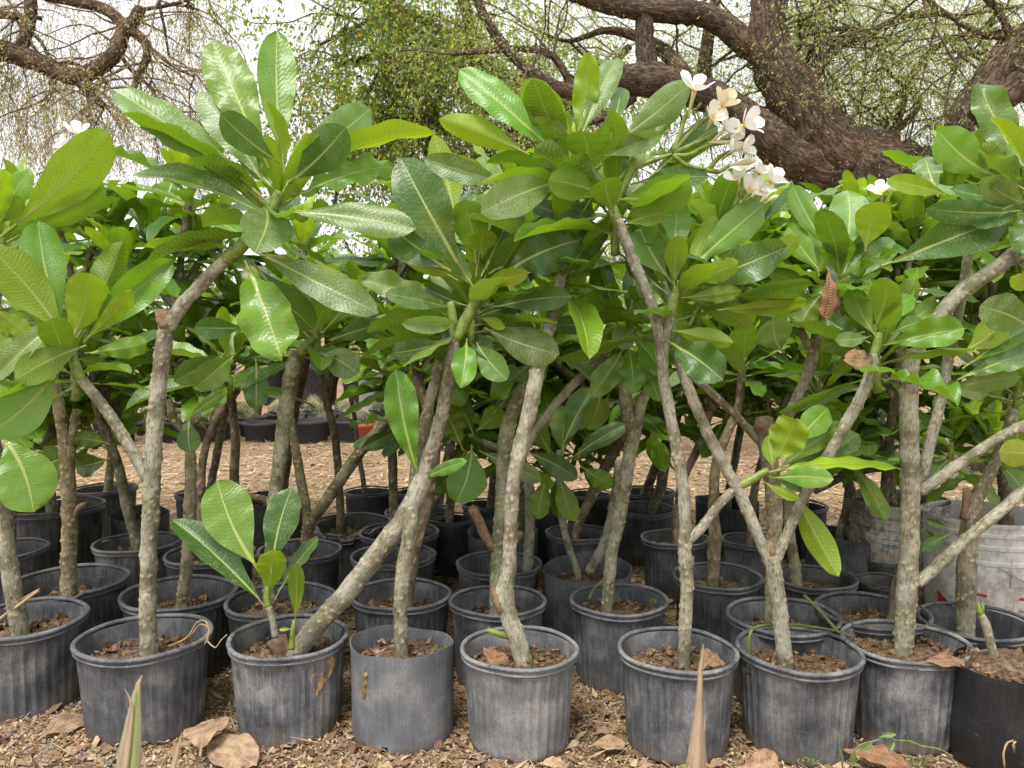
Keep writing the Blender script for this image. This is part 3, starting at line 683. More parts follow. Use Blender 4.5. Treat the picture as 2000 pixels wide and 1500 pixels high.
def stems(root, Y, lst):
    for L in lst:
        b = MB(); tube(b, [(P(q[0], q[1], Y+(q[3] if len(q) > 3 else 0)), q[2]/2*Y/F) for q in L], 10, .012, rough=.05); b.build('stem', M_STEM, root, root.location)
def stub(root, Y, L, nm='stub'):
    b = MB(); tube(b, [(P(q[0], q[1], Y), q[2]/2*Y/F) for q in L], 14, .008, rough=.2, jag=.008, seed=int(L[0][0])); b.build(nm, M_CUT, root, root.location)

# front row, left to right
r, Y = plant('A', 'plumeria trunk leaning out of the frame at the left end of the front row', [[(38, 1225, 40), (22, 1130, 38), (6, 1020, 36), (-10, 900, 34), (-25, 760, 30), (-15, 620, 26), (-2, 540, 24), (2, 480, 20)]])
stub(r, Y, [(12, 1190, 9), (75, 1154, 8)])
hero(r, Y-.05, [(2, 462, 215, 258, 98, 'U', 'y'), (14, 472, 208, 372, 55, 'U', 'm'), (-20, 470, 60, 330, 50, 'T', 'm'), (-30, 480, 10, 330, 50, 'U', 'y'), (0, 845, 66, 1000, 116, 'T', 'm'), (-20, 600, 60, 660, 40, 'U', 'y'), (-40, 640, 30, 700, 60, 'U', 'm'), (-20, 470, -90, 400, 60, 'T', 'g'), (-10, 440, 40, 385, 40, 'U', 'm'), (-30, 500, -100, 560, 60, 'T', 'd')])
rosette(r, P(-5, 480, Y+.05), Vector((0, 0, 1)), 10, .24, 900)
r, Y = plant('B', 'tall pale plumeria with thin left fork and cut knob, in the pot with roots', [
    [(290, 1268, 40), (289, 1180, 38), (291, 1080, 37), (296, 960, 38), (303, 830, 36), (316, 700, 36), (330, 622, 33)],
    [(330, 640, 32), (352, 600, 31), (385, 565, 29), (425, 522, 27), (448, 502, 26)],
    [(297, 950, 28), (262, 888, 26), (222, 822, 25), (182, 768, 24), (158, 740, 22)]])
stub(r, Y, [(328, 640, 30), (322, 622, 30), (320, 607, 22)])
stems(r, Y, [[(440, 510, 26), (470, 482, 26), (505, 440, 24), (532, 408, 24), (545, 375, 20)], [(160, 743, 20), (148, 715, 20), (140, 690, 16)], [(505, 440, 16), (520, 415, 20), (528, 392, 14)]])
hero(r, Y, [(525, 330, 415, 80, 96, 'T', 'm'), (557, 345, 541, 62, 78, 'T', 'm'), (522, 402, 225, 176, 64, 'T', 'g', -.02), (525, 396, 232, 220, 44, 'U', 'm', -.1), (520, 365, 388, 180, 74, 'T', 'g'), (547, 318, 430, 222, 62, 'T', 'd', -.12),
    (555, 335, 522, 200, 24, 'U', 'y'), (562, 358, 676, 248, 80, 'T', 'd', -.05), (566, 348, 724, 212, 88, 'T', 'g', .1), (590, 345, 852, 262, 42, 'U', 'y', .05), (548, 414, 812, 448, 56, 'T', 'g', -.03), (550, 400, 768, 325, 50, 'T', 'm', .12),
    (520, 400, 498, 494, 100, 'T', 'g', -.16), (530, 430, 262, 342, 42, 'T', 'g', -.05), (478, 508, 551, 703, 106, 'T', 'm', -.12), (500, 492, 738, 612, 66, 'T', 'g', -.08), (520, 496, 742, 600, 34, 'U', 'y', -.09), (472, 490, 280, 482, 36, 'U', 'm', -.04), (492, 510, 612, 642, 78, 'T', 'd', .12), (545, 380, 480, 300, 40, 'T', 'm', .08), (552, 375, 600, 270, 40, 'T', 'y', .1)])
rosette(r, P(540, 400, Y+.07), Vector((.1, .2, 1)), 11, .23, 901)
hero(r, Y, [(140, 668, 172, 533, 86, 'U', 'y'), (163, 670, 337, 508, 76, 'T', 'm'), (165, 665, 258, 568, 38, 'U', 'y', -.06), (122, 622, -12, 745, 44, 'T', 'g', -.08), (168, 675, 30, 742, 66, 'U', 'm', -.1), (165, 690, 288, 668, 46, 'U', 'm'), (120, 715, -22, 850, 92, 'T', 'm', -.12), (128, 662, -22, 482, 92, 'U', 'y'), (124, 645, 74, 432, 82, 'T', 'm', .06), (150, 700, 215, 720, 30, 'U', 'd', .1), (130, 690, 60, 640, 60, 'U', 'm', .1), (150, 660, 240, 470, 70, 'U', 'm', .12)])
rosette(r, P(142, 690, Y+.06), Vector((-.1, .1, 1)), 11, .22, 902)
r, Y = plant('C', 'thick plumeria trunk slanting far to the right out of the muddy pot', [
    [(572, 1282, 50), (600, 1245, 48), (645, 1195, 46), (700, 1130, 47), (745, 1070, 46), (790, 1010, 46), (822, 945, 42), (845, 875, 33), (862, 810, 30), (878, 730, 28), (888, 660, 26)]])
stub(r, Y, [(566, 1284, 40), (548, 1262, 42), (543, 1246, 38)], 'cut_stump')
stems(r, Y, [[(889, 664, 23), (906, 632, 23), (926, 595, 21), (938, 560, 17)], [(808, 975, 22), (814, 950, 20), (818, 928, 15)], [(888, 662, 18), (884, 620, 18), (880, 590, 14)]])
hero(r, Y, [(903, 528, 783, 310, 106, 'T', 'd', .02), (890, 425, 848, 262, 66, 'U', 'y', .12), (880, 530, 764, 444, 84, 'T', 'd', .06), (930, 515, 905, 390, 76, 'U', 'm', -.04), (943, 505, 946, 448, 60, 'U', 'y', -.06), (955, 535, 1112, 418, 74, 'T', 'd', .1), (975, 540, 1132, 468, 94, 'T', 'd', -.02),
    (945, 548, 1032, 532, 36, 'T', 'y', -.1), (955, 602, 1118, 578, 50, 'T', 'd', -.08), (945, 640, 1092, 692, 72, 'T', 'g', -.12), (932, 618, 986, 640, 22, 'U', 'y', -.1), (912, 660, 900, 757, 52, 'T', 'm', -.1), (930, 668, 990, 742, 54, 'T', 'm', -.08), (878, 600, 698, 545, 44, 'T', 'g', -.05), (880, 602, 752, 574, 40, 'T', 'g', -.09), (905, 628, 784, 632, 36, 'T', 'g', -.1), (880, 662, 764, 690, 48, 'T', 'd'), (895, 548, 788, 500, 42, 'U', 'y'),
    (925, 560, 860, 470, 50, 'U', 'm', .1), (940, 540, 1010, 400, 60, 'T', 'd', .16), (930, 540, 960, 380, 60, 'T', 'm', .2), (920, 600, 830, 560, 40, 'T', 'd', .1), (930, 620, 1010, 600, 44, 'T', 'd', .12), (910, 640, 850, 700, 46, 'T', 'd', .1), (925, 650, 1040, 640, 50, 'T', 'd', .1)])
rosette(r, P(930, 575, Y+.08), Vector((.1, .2, 1)), 13, .24, 903)
hero(r, Y, [(818, 935, 773, 722, 68, 'T', 'm', .04), (820, 938, 912, 900, 28, 'T', 'm', -.05)])
pc = POT['C']
pc2 = dict(pc); 
r = empty('plumeria_sprout', (P(530, 1235, pc['Y']).x, pc['Y']-.05, pc['zs']-.02), 'young plumeria sprout with five upright leaves beside the sawn stump', 'plumeria', 'potted plumeria plants'); Y = pc['Y']-.05
b = MB(); tube(b, [(P(538, 1245, Y), .009), (P(534, 1220, Y), .0085), (P(524, 1185, Y), .009)], 12, .006, scars=.6); o = b.build('trunk', M_BARK, r, r.location)
stems(r, Y, [[(525, 1190, 13), (521, 1168, 13), (522, 1145, 10)]])
hero(r, Y, [(508, 1118, 424, 940, 104, 'T', 'm', .06), (517, 1184, 337, 1016, 62, 'T', 'd', .05), (530, 1120, 570, 952, 72, 'T', 'd', .05), (523, 1168, 534, 1074, 60, 'U', 'y', -.06), (536, 1172, 622, 1050, 27, 'T', 'd', .05)])
r = empty('plumeria_sprout', (P(572, 1262, pc['Y']).x, pc['Y']-.08, pc['zs']-.02), 'tiny plumeria shoot with one yellowish leaf on the foot of the slanting trunk', 'plumeria', 'potted plumeria plants'); Y = pc['Y']-.08
b = MB(); tube(b, [(P(570, 1268, Y), .008), (P(572, 1235, Y), .0065), (P(575, 1212, Y), .0045)], 10, .006); b.build('stem', M_STEM, r, r.location)
hero(r, Y, [(576, 1216, 577, 1100, 34, 'U', 'm', -.03), (572, 1228, 545, 1230, 8, 'T', 'y', -.01)])
r, Y = plant('D', 'straight grey plumeria trunk standing in the smooth sheet plastic pot', [[(785, 1288, 30), (782, 1200, 32), (787, 1120, 34), (800, 1040, 32), (808, 960, 30, .06), (818, 880, 26, .1), (838, 790, 24, .14), (862, 700, 22, .18), (878, 640, 20, .22)]], (.95, .95, .93))
rosette(r, P(890, 610, Y+.26), Vector((.1, .1, 1)), 12, .22, 41)
r, Y = plant('E', 'pale grey plumeria trunk with a knobbly elbow above its dusty pot', [[(1024, 1300, 42), (1008, 1245, 42), (992, 1195, 42), (985, 1165, 44), (994, 1105, 33), (998, 1020, 31), (1002, 950, 32), (1015, 880, 34), (1034, 800, 34), (1050, 725, 34), (1064, 670, 30, .04), (1085, 600, 26, .1), (1095, 540, 22, .12)]], (1.12, 1.12, 1.12))
stub(r, Y, [(985, 1190, 34), (974, 1170, 30), (968, 1150, 20)]); stems(r, Y, [[(995, 1243, 14), (975, 1238, 13), (952, 1230, 9)]])
rosette(r, P(1105, 500, Y+.14), Vector((.1, -.1, 1)), 16, .25, 42)
hero(r, Y+.1, [(1120, 428, 1040, 398, 38, 'T', 'd'), (1090, 560, 1180, 440, 60, 'T', 'd', .05), (1080, 520, 1060, 420, 50, 'T', 'd', .1)])
r, Y = plant('F', 'slender knobbly plumeria with a low leafy side shoot and white flowers at its top', [
    [(1337, 1300, 28), (1338, 1220, 30), (1342, 1140, 30), (1337, 1075, 30), (1338, 1000, 27), (1330, 920, 28), (1313, 830, 27), (1297, 745, 25), (1290, 680, 24), (1275, 600, 24), (1248, 535, 25), (1222, 470, 26), (1205, 430, 24)],
    [(1296, 730, 22), (1298, 670, 20), (1310, 610, 20)],
    [(1342, 1058, 22), (1370, 1030, 22), (1405, 985, 21), (1440, 950, 20)]])
stems(r, Y, [[(1308, 618, 20), (1316, 585, 19), (1322, 560, 14)], [(1438, 952, 17), (1470, 936, 17), (1500, 918, 13)], [(1207, 440, 22), (1198, 410, 20), (1190, 380, 15)], [(1195, 400, 20), (1160, 340, 18), (1120, 300, 15)], [(1200, 400, 16), (1225, 350, 16), (1240, 310, 14)]])
stub(r, Y, [(1345, 1108, 24), (1346, 1095, 20), (1352, 1088, 12)])
hero(r, Y, [(1122, 292, 1152, 100, 54, 'U', 'y', -.02), (1128, 285, 1207, 113, 58, 'T', 'g', .1), (1124, 278, 1022, 158, 68, 'U', 'y', -.05), (1104, 318, 897, 136, 58, 'T', 'm', .06), (1034, 302, 857, 233, 56, 'U', 'y', .04), (1102, 310, 1056, 225, 54, 'T', 'g', .15), (1142, 332, 1136, 256, 88, 'U', 'd', -.1),
    (1192, 272, 1216, 172, 36, 'T', 'd', .1), (1195, 282, 1348, 162, 64, 'T', 'g', .06), (1180, 305, 1294, 262, 42, 'T', 'g', -.06), (1187, 385, 1072, 352, 64, 'U', 'm', -.1), (1204, 390, 1352, 366, 80, 'U', 'm', -.1), (1200, 418, 1184, 348, 64, 'U', 'd', -.12), (1216, 440, 1304, 414, 40, 'U', 'm', -.08),
    (1238, 335, 1340, 175, 50, 'T', 'm', .12), (1270, 345, 1400, 248, 58, 'T', 'd', .1), (1100, 352, 940, 416, 76, 'T', 'g', -.12), (1000, 362, 828, 310, 52, 'T', 'g', .02), (1120, 350, 1010, 310, 50, 'T', 'd', .12), (1090, 330, 1075, 300, 50, 'U', 'm'), (1230, 360, 1385, 345, 40, 'T', 'd', -.02), (1180, 420, 1090, 430, 44, 'T', 'd', .05), (1210, 420, 1290, 480, 60, 'T', 'd', .08), (1200, 360, 1250, 300, 46, 'T', 'm', .12), (1160, 380, 1130, 440, 50, 'T', 'd', .04)])
rosette(r, P(1200, 395, Y+.08), Vector((0, .2, 1)), 13, .24, 904); rosette(r, P(1115, 315, Y+.09), Vector((-.1, .2, 1)), 9, .22, 905)
hero(r, Y, [(1312, 552, 1242, 425, 76, 'T', 'm', .05), (1322, 550, 1326, 388, 58, 'T', 'm', .08), (1318, 560, 1326, 460, 46, 'U', 'y', -.05), (1345, 525, 1492, 398, 72, 'T', 'm', .08), (1335, 562, 1538, 482, 76, 'T', 'd', -.02), (1336, 552, 1442, 512, 46, 'U', 'y', -.05), (1332, 582, 1448, 568, 32, 'U', 'm', -.06), (1400, 605, 1580, 592, 42, 'U', 'y', .05), (1395, 592, 1588, 555, 46, 'U', 'd', .08), (1300, 664, 1412, 742, 78, 'T', 'd', -.06), (1312, 645, 1432, 670, 42, 'U', 'y'), (1330, 560, 1400, 420, 50, 'U', 'y', .1), (1305, 575, 1230, 500, 46, 'T', 'd', .1), (1320, 570, 1280, 470, 40, 'U', 'm', .1), (1340, 580, 1470, 640, 44, 'U', 'm', .1)])
rosette(r, P(1318, 575, Y+.07), Vector((.1, .2, 1)), 11, .24, 906)
hero(r, Y, [(1508, 908, 1556, 818, 78, 'U', 'y', -.05), (1545, 872, 1617, 798, 58, 'T', 'm', .05), (1518, 918, 1648, 828, 44, 'T', 'm', .06), (1610, 908, 1676, 848, 50, 'T', 'g', .05), (1502, 922, 1760, 916, 36, 'T', 'y', -.04), (1505, 934, 1628, 936, 46, 'T', 'm', -.08), (1548, 958, 1638, 1126, 56, 'U', 'y', -.04), (1490, 940, 1560, 975, 22, 'U', 'y', -.03), (1510, 915, 1500, 850, 34, 'U', 'y', .05), (1515, 918, 1605, 868, 40, 'T', 'm', .07), (1512, 925, 1690, 880, 40, 'T', 'm', .08), (1500, 930, 1580, 950, 34, 'T', 'd', .03)])
r7, Y7 = plant('N', 'bare greenish trunk leaning right with leafy tuft, in the slate grey pot', [[(1186, 1180, 26), (1195, 1080, 28), (1212, 1000, 30), (1226, 910, 30), (1238, 850, 31), (1252, 790, 26), (1270, 740, 22), (1262, 690, 20), (1240, 655, 18)], [(1236, 850, 26), (1222, 780, 30), (1220, 700, 26)]], (1, 1.02, .92))
hero(r7, Y7-.12, [(1215, 628, 1168, 506, 52, 'T', 'd', .08), (1205, 630, 1118, 600, 62, 'U', 'y', -.05), (1226, 632, 1286, 598, 52, 'T', 'm', -.05), (1240, 640, 1194, 668, 50, 'T', 'g', -.1), (1192, 630, 1078, 636, 42, 'T', 'd'), (1197, 640, 1132, 672, 46, 'T', 'm', -.05), (1218, 680, 1153, 774, 52, 'T', 'g', -.08), (1228, 672, 1240, 768, 52, 'T', 'm', -.1), (1240, 660, 1297, 734, 50, 'T', 'm', -.08), (1255, 715, 1288, 784, 44, 'T', 'm', -.05), (1225, 630, 1240, 520, 50, 'T', 'd', .1), (1210, 640, 1150, 560, 50, 'T', 'd', .1), (1240, 650, 1290, 660, 44, 'T', 'd', .1), (1190, 770, 1170, 830, 36, 'U', (.16, .17, .03), .05), (1175, 760, 1150, 840, 46, 'U', 'd', .06)])
stems(r7, Y7-.1, [[(1240, 658, 18, .1), (1232, 640, 17, .03), (1226, 622, 12)]])
r, Y = plant('G', 'plumeria forking low into a wide Y with a split scar at the crotch', [
    [(1534, 1300, 36), (1524, 1210, 36), (1514, 1130, 36), (1506, 1085, 36)],
    [(1504, 1100, 28), (1478, 1040, 27), (1445, 965, 27), (1410, 900, 26), (1375, 830, 25), (1350, 770, 24), (1332, 725, 22, .05), (1320, 660, 20, .1)],
    [(1514, 1100, 24), (1535, 1050, 23), (1560, 990, 24), (1590, 935, 24), (1630, 870, 26), (1668, 800, 26), (1690, 755, 24), (1702, 720, 22), (1706, 690, 20)]])
stub(r, Y, [(1508, 1098, 26), (1503, 1075, 24), (1504, 1058, 18)], 'split_scar')
stems(r, Y, [[(1706, 698, 18), (1712, 675, 18), (1718, 650, 13)]])
hero(r, Y, [(1706, 645, 1732, 542, 64, 'U', 'm', -.08), (1726, 640, 1782, 578, 42, 'T', 'm', .05), (1740, 652, 1802, 628, 36, 'T', 'm'), (1702, 656, 1630, 664, 32, 'T', 'g', -.05), (1722, 676, 1884, 642, 62, 'T', 'm', -.06), (1690, 648, 1602, 682, 44, 'U', 'd', .08), (1712, 660, 1660, 560, 50, 'U', 'm', .08), (1715, 660, 1790, 540, 50, 'U', 'm', .1), (1725, 665, 1830, 590, 46, 'T', 'm', .1), (1700, 670, 1610, 620, 46, 'T', 'd', .1), (1710, 660, 1700, 540, 50, 'U', 'd', .12)])
rosette(r, P(1712, 675, Y+.06), Vector((0, .1, 1)), 10, .21, 907)
put_leaf(r, P(1706, 712, Y-.03), P(1648, 702, Y-.08), .05, Vector((.2, -.9, .3)), (.3, .19, .1), 0, 'dry_leaf', DRY[1])
r, Y = plant('H', 'sturdy straight plumeria with long bare arms reaching right, in the striped pot', [
    [(1764, 1288, 42), (1768, 1210, 44), (1772, 1140, 46), (1776, 1060, 42), (1778, 960, 42), (1776, 860, 41), (1775, 770, 40), (1776, 710, 40), (1780, 685, 36)],
    [(1778, 720, 26), (1800, 670, 28), (1830, 625, 32), (1872, 575, 34), (1925, 538, 34), (1980, 498, 34), (2030, 455, 30), (2045, 420, 26)],
    [(1776, 715, 22), (1762, 695, 20), (1752, 680, 16)],
    [(1792, 1140, 26), (1830, 1105, 26), (1885, 1055, 25), (1945, 1005, 25), (2010, 950, 24), (2080, 900, 22)],
    [(1795, 960, 24), (1840, 930, 24), (1900, 888, 24), (1960, 850, 23), (2020, 820, 22), (2060, 780, 20)],
    [(1798, 950, 26, .03), (1815, 870, 25, .04), (1838, 780, 24, .06), (1852, 700, 23, .08), (1872, 610, 22, .1), (1885, 540, 20, .12), (1892, 490, 18, .12)]], (1.05, 1.05, 1.02))
stems(r, Y, [[(2040, 430, 24), (2030, 395, 22), (2015, 360, 16)]])
hero(r, Y, [(1722, 520, 1960, 428, 88, 'T', 'd', .06), (1950, 348, 1832, 256, 84, 'T', 'm', .06), (2015, 350, 1912, 162, 72, 'T', 'g', .1), (2020, 360, 1935, 230, 34, 'U', 'y', -.02), (1992, 412, 1808, 408, 52, 'T', 'd', -.04), (1856, 382, 1732, 352, 38, 'T', 'y', .02), (2000, 400, 1856, 370, 34, 'T', 'd', -.05), (2010, 400, 1918, 348, 58, 'T', 'g', -.08), (1832, 384, 1806, 308, 58, 'T', 'g', .1), (2012, 350, 1990, 250, 60, 'T', 'm', .08), (2000, 370, 1880, 310, 52, 'U', 'y', .05), (2010, 390, 1900, 440, 56, 'T', 'd', -.05), (2000, 380, 1960, 280, 50, 'T', 'd', .1), (2010, 400, 2000, 500, 60, 'T', 'd', -.1), (1985, 395, 1940, 350, 40, 'U', 'm', -.08)])
rosette(r, P(2005, 395, Y+.08), Vector((-.1, .1, 1)), 12, .25, 909)
hero(r, Y-.02, [(2012, 640, 1914, 598, 78, 'T', 'g', -.04), (1882, 688, 1966, 620, 62, 'U', 'y', .03), (2060, 900, 1952, 884, 58, 'U', (.3, .3, .02), -.04), (1870, 742, 2010, 690, 56, 'T', 'g', .06), (1852, 762, 1994, 734, 48, 'U', 'm', .06), (1840, 752, 1930, 770, 30, 'T', 'g', .04), (2020, 560, 1975, 540, 36, 'T', 'y', -.06), (1880, 720, 2010, 640, 50, 'T', 'm', .1)])
r = empty('plumeria_cutting', (P(1944, 1300, POT['I']['Y']).x, POT['I']['Y'], POT['I']['zs']), 'short bare plumeria cutting with a green bud in the fabric grow bag', 'plumeria', 'potted plumeria plants'); Y = POT['I']['Y']
b = MB(); tube(b, [(P(1946, 1312, Y), .011), (P(1938, 1270, Y), .0095), (P(1925, 1220, Y), .010), (P(1916, 1200, Y), .007)], 16, .004, scars=1.2); b.build('trunk', M_BARK, r, r.location)
stems(r, Y, [[(1920, 1210, 12), (1913, 1193, 10), (1911, 1178, 4)], [(1916, 1200, 8), (1920, 1188, 6), (1918, 1178, 3)]])

# second row and beyond, trunks that show
r, Y = plant('M', 'greenish plumeria trunk with a broken side stub behind the pale elbowed trunk', [[(970, 1192, 36), (974, 1110, 36), (977, 1040, 35), (984, 940, 36), (990, 850, 36), (1006, 790, 30), (1030, 740, 28, .03), (1050, 690, 24, .05)], [(1012, 905, 20), (1040, 850, 21), (1085, 790, 21), (1140, 730, 21), (1190, 685, 20)]], (.95, 1, .85), fine=True)
stub(r, Y, [(968, 1072, 24), (945, 1040, 20), (932, 1010, 20), (924, 992, 22)]); stub(r, Y, [(990, 1062, 20), (1008, 1050, 18), (1018, 1040, 12)])
rosette(r, P(1060, 640, Y+.08), Vector((.1, 0, 1)), 13, .23, 43)
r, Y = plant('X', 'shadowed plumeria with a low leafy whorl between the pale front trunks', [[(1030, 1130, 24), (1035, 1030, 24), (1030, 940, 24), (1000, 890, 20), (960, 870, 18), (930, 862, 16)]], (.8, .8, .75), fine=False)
hero(r, Y-.3, [(922, 868, 892, 982, 80, 'T', 'm', -.06), (905, 880, 870, 800, 60, 'U', 'd', -.04), (930, 842, 982, 800, 48, 'U', 'm', -.04), (960, 812, 1032, 732, 52, 'T', 'd', .05), (935, 880, 1058, 938, 42, 'T', 'g', -.05), (910, 850, 800, 850, 40, 'T', 'd', .1), (925, 850, 880, 770, 50, 'U', 'd', .1), (910, 880, 850, 960, 46, 'T', 'd', .05)])
stems(r, Y-.2, [[(940, 866, 14, .15), (928, 858, 14, 0), (918, 850, 9, -.08)]])
r, Y = plant('Z1', 'thin twin plumeria stems crossing above the smooth slate pot', [[(1128, 1118, 15), (1108, 1060, 16), (1096, 1000, 16), (1094, 940, 17), (1092, 880, 14)], [(1150, 1118, 22), (1180, 1060, 22), (1196, 1000, 22), (1210, 900, 20)]], (.95, .95, .9), fine=False)
hero(r, Y, [(1022, 880, 1128, 934, 44, 'T', 'd', -.04), (1072, 925, 1050, 1014, 46, 'U', 'm', -.05), (1092, 920, 1122, 1018, 46, 'U', 'm', -.04), (1085, 930, 1090, 1010, 40, 'U', 'd', .04), (1132, 908, 1198, 948, 42, 'U', 'm', -.04), (1110, 900, 1225, 828, 40, 'T', 'd', .05), (1120, 900, 1180, 850, 36, 'T', 'd', .08), (1080, 900, 1020, 800, 50, 'U', 'd', .05), (1100, 890, 1110, 790, 60, 'U', 'd', .1), (1095, 880, 1160, 760, 60, 'T', 'd', .12), (1085, 890, 1040, 830, 40, 'U', 'd', .1), (1280, 850, 1300, 920, 40, 'U', 'm', .05), (1272, 840, 1290, 915, 34, 'U', 'm', .1)])
r, Y = plant('O', 'plumeria sawn off at head of its thick trunk with two thin brown arms', [[(1506, 1215, 34), (1510, 1110, 34), (1513, 1000, 36), (1505, 920, 38), (1494, 850, 42), (1490, 832, 42)], [(1482, 860, 20), (1440, 815, 18), (1395, 772, 18), (1355, 735, 18), (1330, 700, 16)], [(1505, 860, 22), (1540, 810, 24), (1575, 735, 24), (1592, 670, 24), (1600, 625, 22), (1606, 590, 18)], [(1588, 690, 18), (1566, 650, 18), (1555, 620, 16)]], (.85, .8, .72))
stub(r, Y, [(1494, 850, 40), (1492, 828, 42), (1490, 818, 36)], 'cut_stump')
hero(r, Y-.05, [(1650, 500, 1655, 372, 80, 'T', 'm', .06), (1620, 490, 1548, 362, 48, 'T', 'm', .06), (1690, 490, 1722, 394, 68, 'U', 'y', -.05), (1640, 540, 1642, 462, 66, 'U', 'm', -.06), (1605, 530, 1540, 442, 52, 'T', 'm', .05), (1530, 690, 1510, 622, 0+70, 'T', 'g', -.06), (1480, 520, 1560, 460, 40, 'U', 'y'), (1470, 540, 1400, 480, 40, 'U', 'm'), (1600, 560, 1500, 530, 40, 'U', 'm'), (1620, 560, 1720, 520, 46, 'T', 'm'), (1610, 570, 1560, 640, 50, 'U', 'd', -.05), (1600, 540, 1570, 420, 56, 'U', 'm', .1), (1640, 550, 1690, 440, 56, 'T', 'd', .1), (1610, 580, 1700, 600, 50, 'T', 'd', .08), (1600, 580, 1500, 600, 46, 'U', 'm', .1), (1655, 560, 1745, 470, 50, 'T', 'm', .1)])
rosette(r, P(1640, 530, Y), Vector((0, .1, 1)), 12, .25, 908)
put_leaf(r, P(1615, 520, Y-.1), P(1612, 625, Y-.14), .055, Vector((.3, -.9, .2)), (.26, .13, .06), 0, 'dry_leaf', DRY[0])
r, Y = plant('Q', 'thick heavily scarred trunk in the deep rimmed black pot before the white bucket', [[(1885, 1222, 42), (1888, 1140, 44), (1890, 1060, 40), (1900, 990, 36), (1925, 940, 26), (1955, 880, 22), (1980, 800, 20)]], (.7, .66, .6))
stub(r, Y, [(1892, 1012, 34), (1890, 985, 22), (1888, 955, 12)], 'splintered_stub'); stub(r, Y, [(1900, 1012, 30), (1908, 985, 20), (1912, 960, 10)], 'splintered_stub')
rosette(r, P(1990, 740, Y+.1), Vector((0, -.1, 1)), 14, .24, 44)
hero(r, Y, [(1830, 1080, 1800, 1052, 14, 'T', 'd'), (1835, 1060, 1805, 1035, 16, 'T', 'd'), (1862, 1040, 1800, 1075, 26, 'T', 'd', -.05), (1850, 1030, 1810, 1015, 18, 'T', 'd')])
r, Y = plant('P', 'dark leaning trunk half hidden behind the sturdy straight plumeria', [[(1748, 1185, 30), (1757, 1130, 26), (1768, 1080, 22), (1778, 980, 22), (1775, 860, 20), (1745, 770, 20), (1700, 700, 18)]], (.62, .55, .5), fine=False)
rosette(r, P(1700, 690, Y+.1), Vector((0, -.1, 1)), 13, .23, 45)
r, Y = plant('J', 'speckled straight plumeria trunk behind the fork of the tall pale plumeria', [[(356, 1182, 27), (366, 1090, 27), (371, 980, 27), (372, 890, 24), (365, 840, 24), (400, 800, 20, .05), (440, 740, 18, .1)], [(368, 850, 18), (340, 820, 18), (330, 780, 16)]], (.85, .78, .68))
rosette(r, P(445, 700, Y+.1), Vector((0, -.1, 1)), 12, .22, 46)
hero(r, Y-.1, [(370, 815, 372, 884, 46, 'T', 'd', -.04), (460, 690, 378, 760, 56, 'T', 'm', -.06), (500, 700, 500, 800, 50, 'T', 'd', -.03), (480, 640, 380, 640, 44, 'T', 'd'), (440, 690, 340, 745, 50, 'T', 'd'), (365, 820, 440, 765, 26, 'T', 'm')])
r, Y = plant('K', 'smooth silvery plumeria trunk rising behind the upright sprout leaves', [[(525, 1180, 26), (527, 1100, 26), (533, 1000, 28), (542, 930, 30), (552, 850, 33), (561, 780, 34), (570, 720, 32), (582, 690, 26)]], (.95, .98, .9))
stems(r, Y, [[(584, 692, 22), (600, 675, 20), (618, 655, 14)]])
hero(r, Y-.05, [(622, 690, 700, 730, 62, 'T', 'g', -.08), (605, 660, 480, 520, 70, 'T', 'd', .1), (615, 655, 640, 590, 40, 'U', 'm', -.04), (630, 650, 725, 560, 50, 'T', 'm', .06), (620, 660, 560, 560, 40, 'T', 'd', .1), (640, 665, 750, 630, 44, 'T', 'd'), (610, 640, 600, 560, 36, 'U', 'm', .08), (600, 680, 640, 730, 44, 'T', 'd', -.05)])
rosette(r, P(620, 640, Y+.1), Vector((0, 0, 1)), 14, .23, 47)
r, Y = plant('Rr', 'brown plumeria trunk with a snapped spur in the pot with the jagged rim', [[(134, 1118, 34), (136, 1040, 33), (134, 960, 33), (128, 880, 28), (116, 800, 26), (100, 720, 24), (85, 640, 20)], [(133, 960, 24), (140, 870, 20), (150, 800, 18)]], (.78, .68, .55))
stub(r, Y, [(140, 1015, 16), (155, 990, 13), (168, 985, 10)])
rosette(r, P(80, 590, Y+.05), Vector((0, -.1, 1)), 14, .25, 48)
hero(r, Y, [(75, 925, 137, 890, 66, 'T', 'd'), (215, 868, 140, 855, 36, 'U', 'd'), (215, 895, 150, 910, 50, 'T', 'd', .05)])
r, Y = plant('V', 'brown plumeria splitting into two wide dark limbs low above its rim', [[(598, 1066, 24), (603, 1030, 28), (608, 1012, 28)], [(606, 1020, 24), (640, 975, 27), (690, 900, 27), (730, 850, 26), (770, 805, 22), (800, 760, 18)], [(602, 1015, 20), (590, 950, 22), (578, 880, 20), (566, 810, 18), (560, 760, 16)]], (.68, .62, .48))
rosette(r, P(810, 720, Y+.1), Vector((0, 0, 1)), 12, .22, 49)
hero(r, Y, [(700, 880, 770, 845, 30, 'T', 'd', -.05), (800, 860, 690, 870, 34, 'T', 'd')])
r, Y = plant('Z2', 'brown freckled trunk seen past the knobbly forked trunk, third row', [[(1392, 1135, 28), (1396, 1060, 30), (1394, 1000, 26), (1400, 900, 22), (1440, 800, 20), (1450, 720, 18)]], (.72, .62, .5), fine=False)
rosette(r, P(1450, 690, Y+.1), Vector((0, 0, 1)), 13, .24, 50)
r, Y = plant('Z3', 'thin speckled trunk behind the drooping yellow leaf', [[(1555, 1128, 26), (1545, 1060, 24), (1540, 980, 22), (1560, 880, 20), (1590, 780, 18)]], (.8, .74, .64), fine=False)
rosette(r, P(1600, 740, Y+.1), Vector((0, 0, 1)), 13, .24, 51)

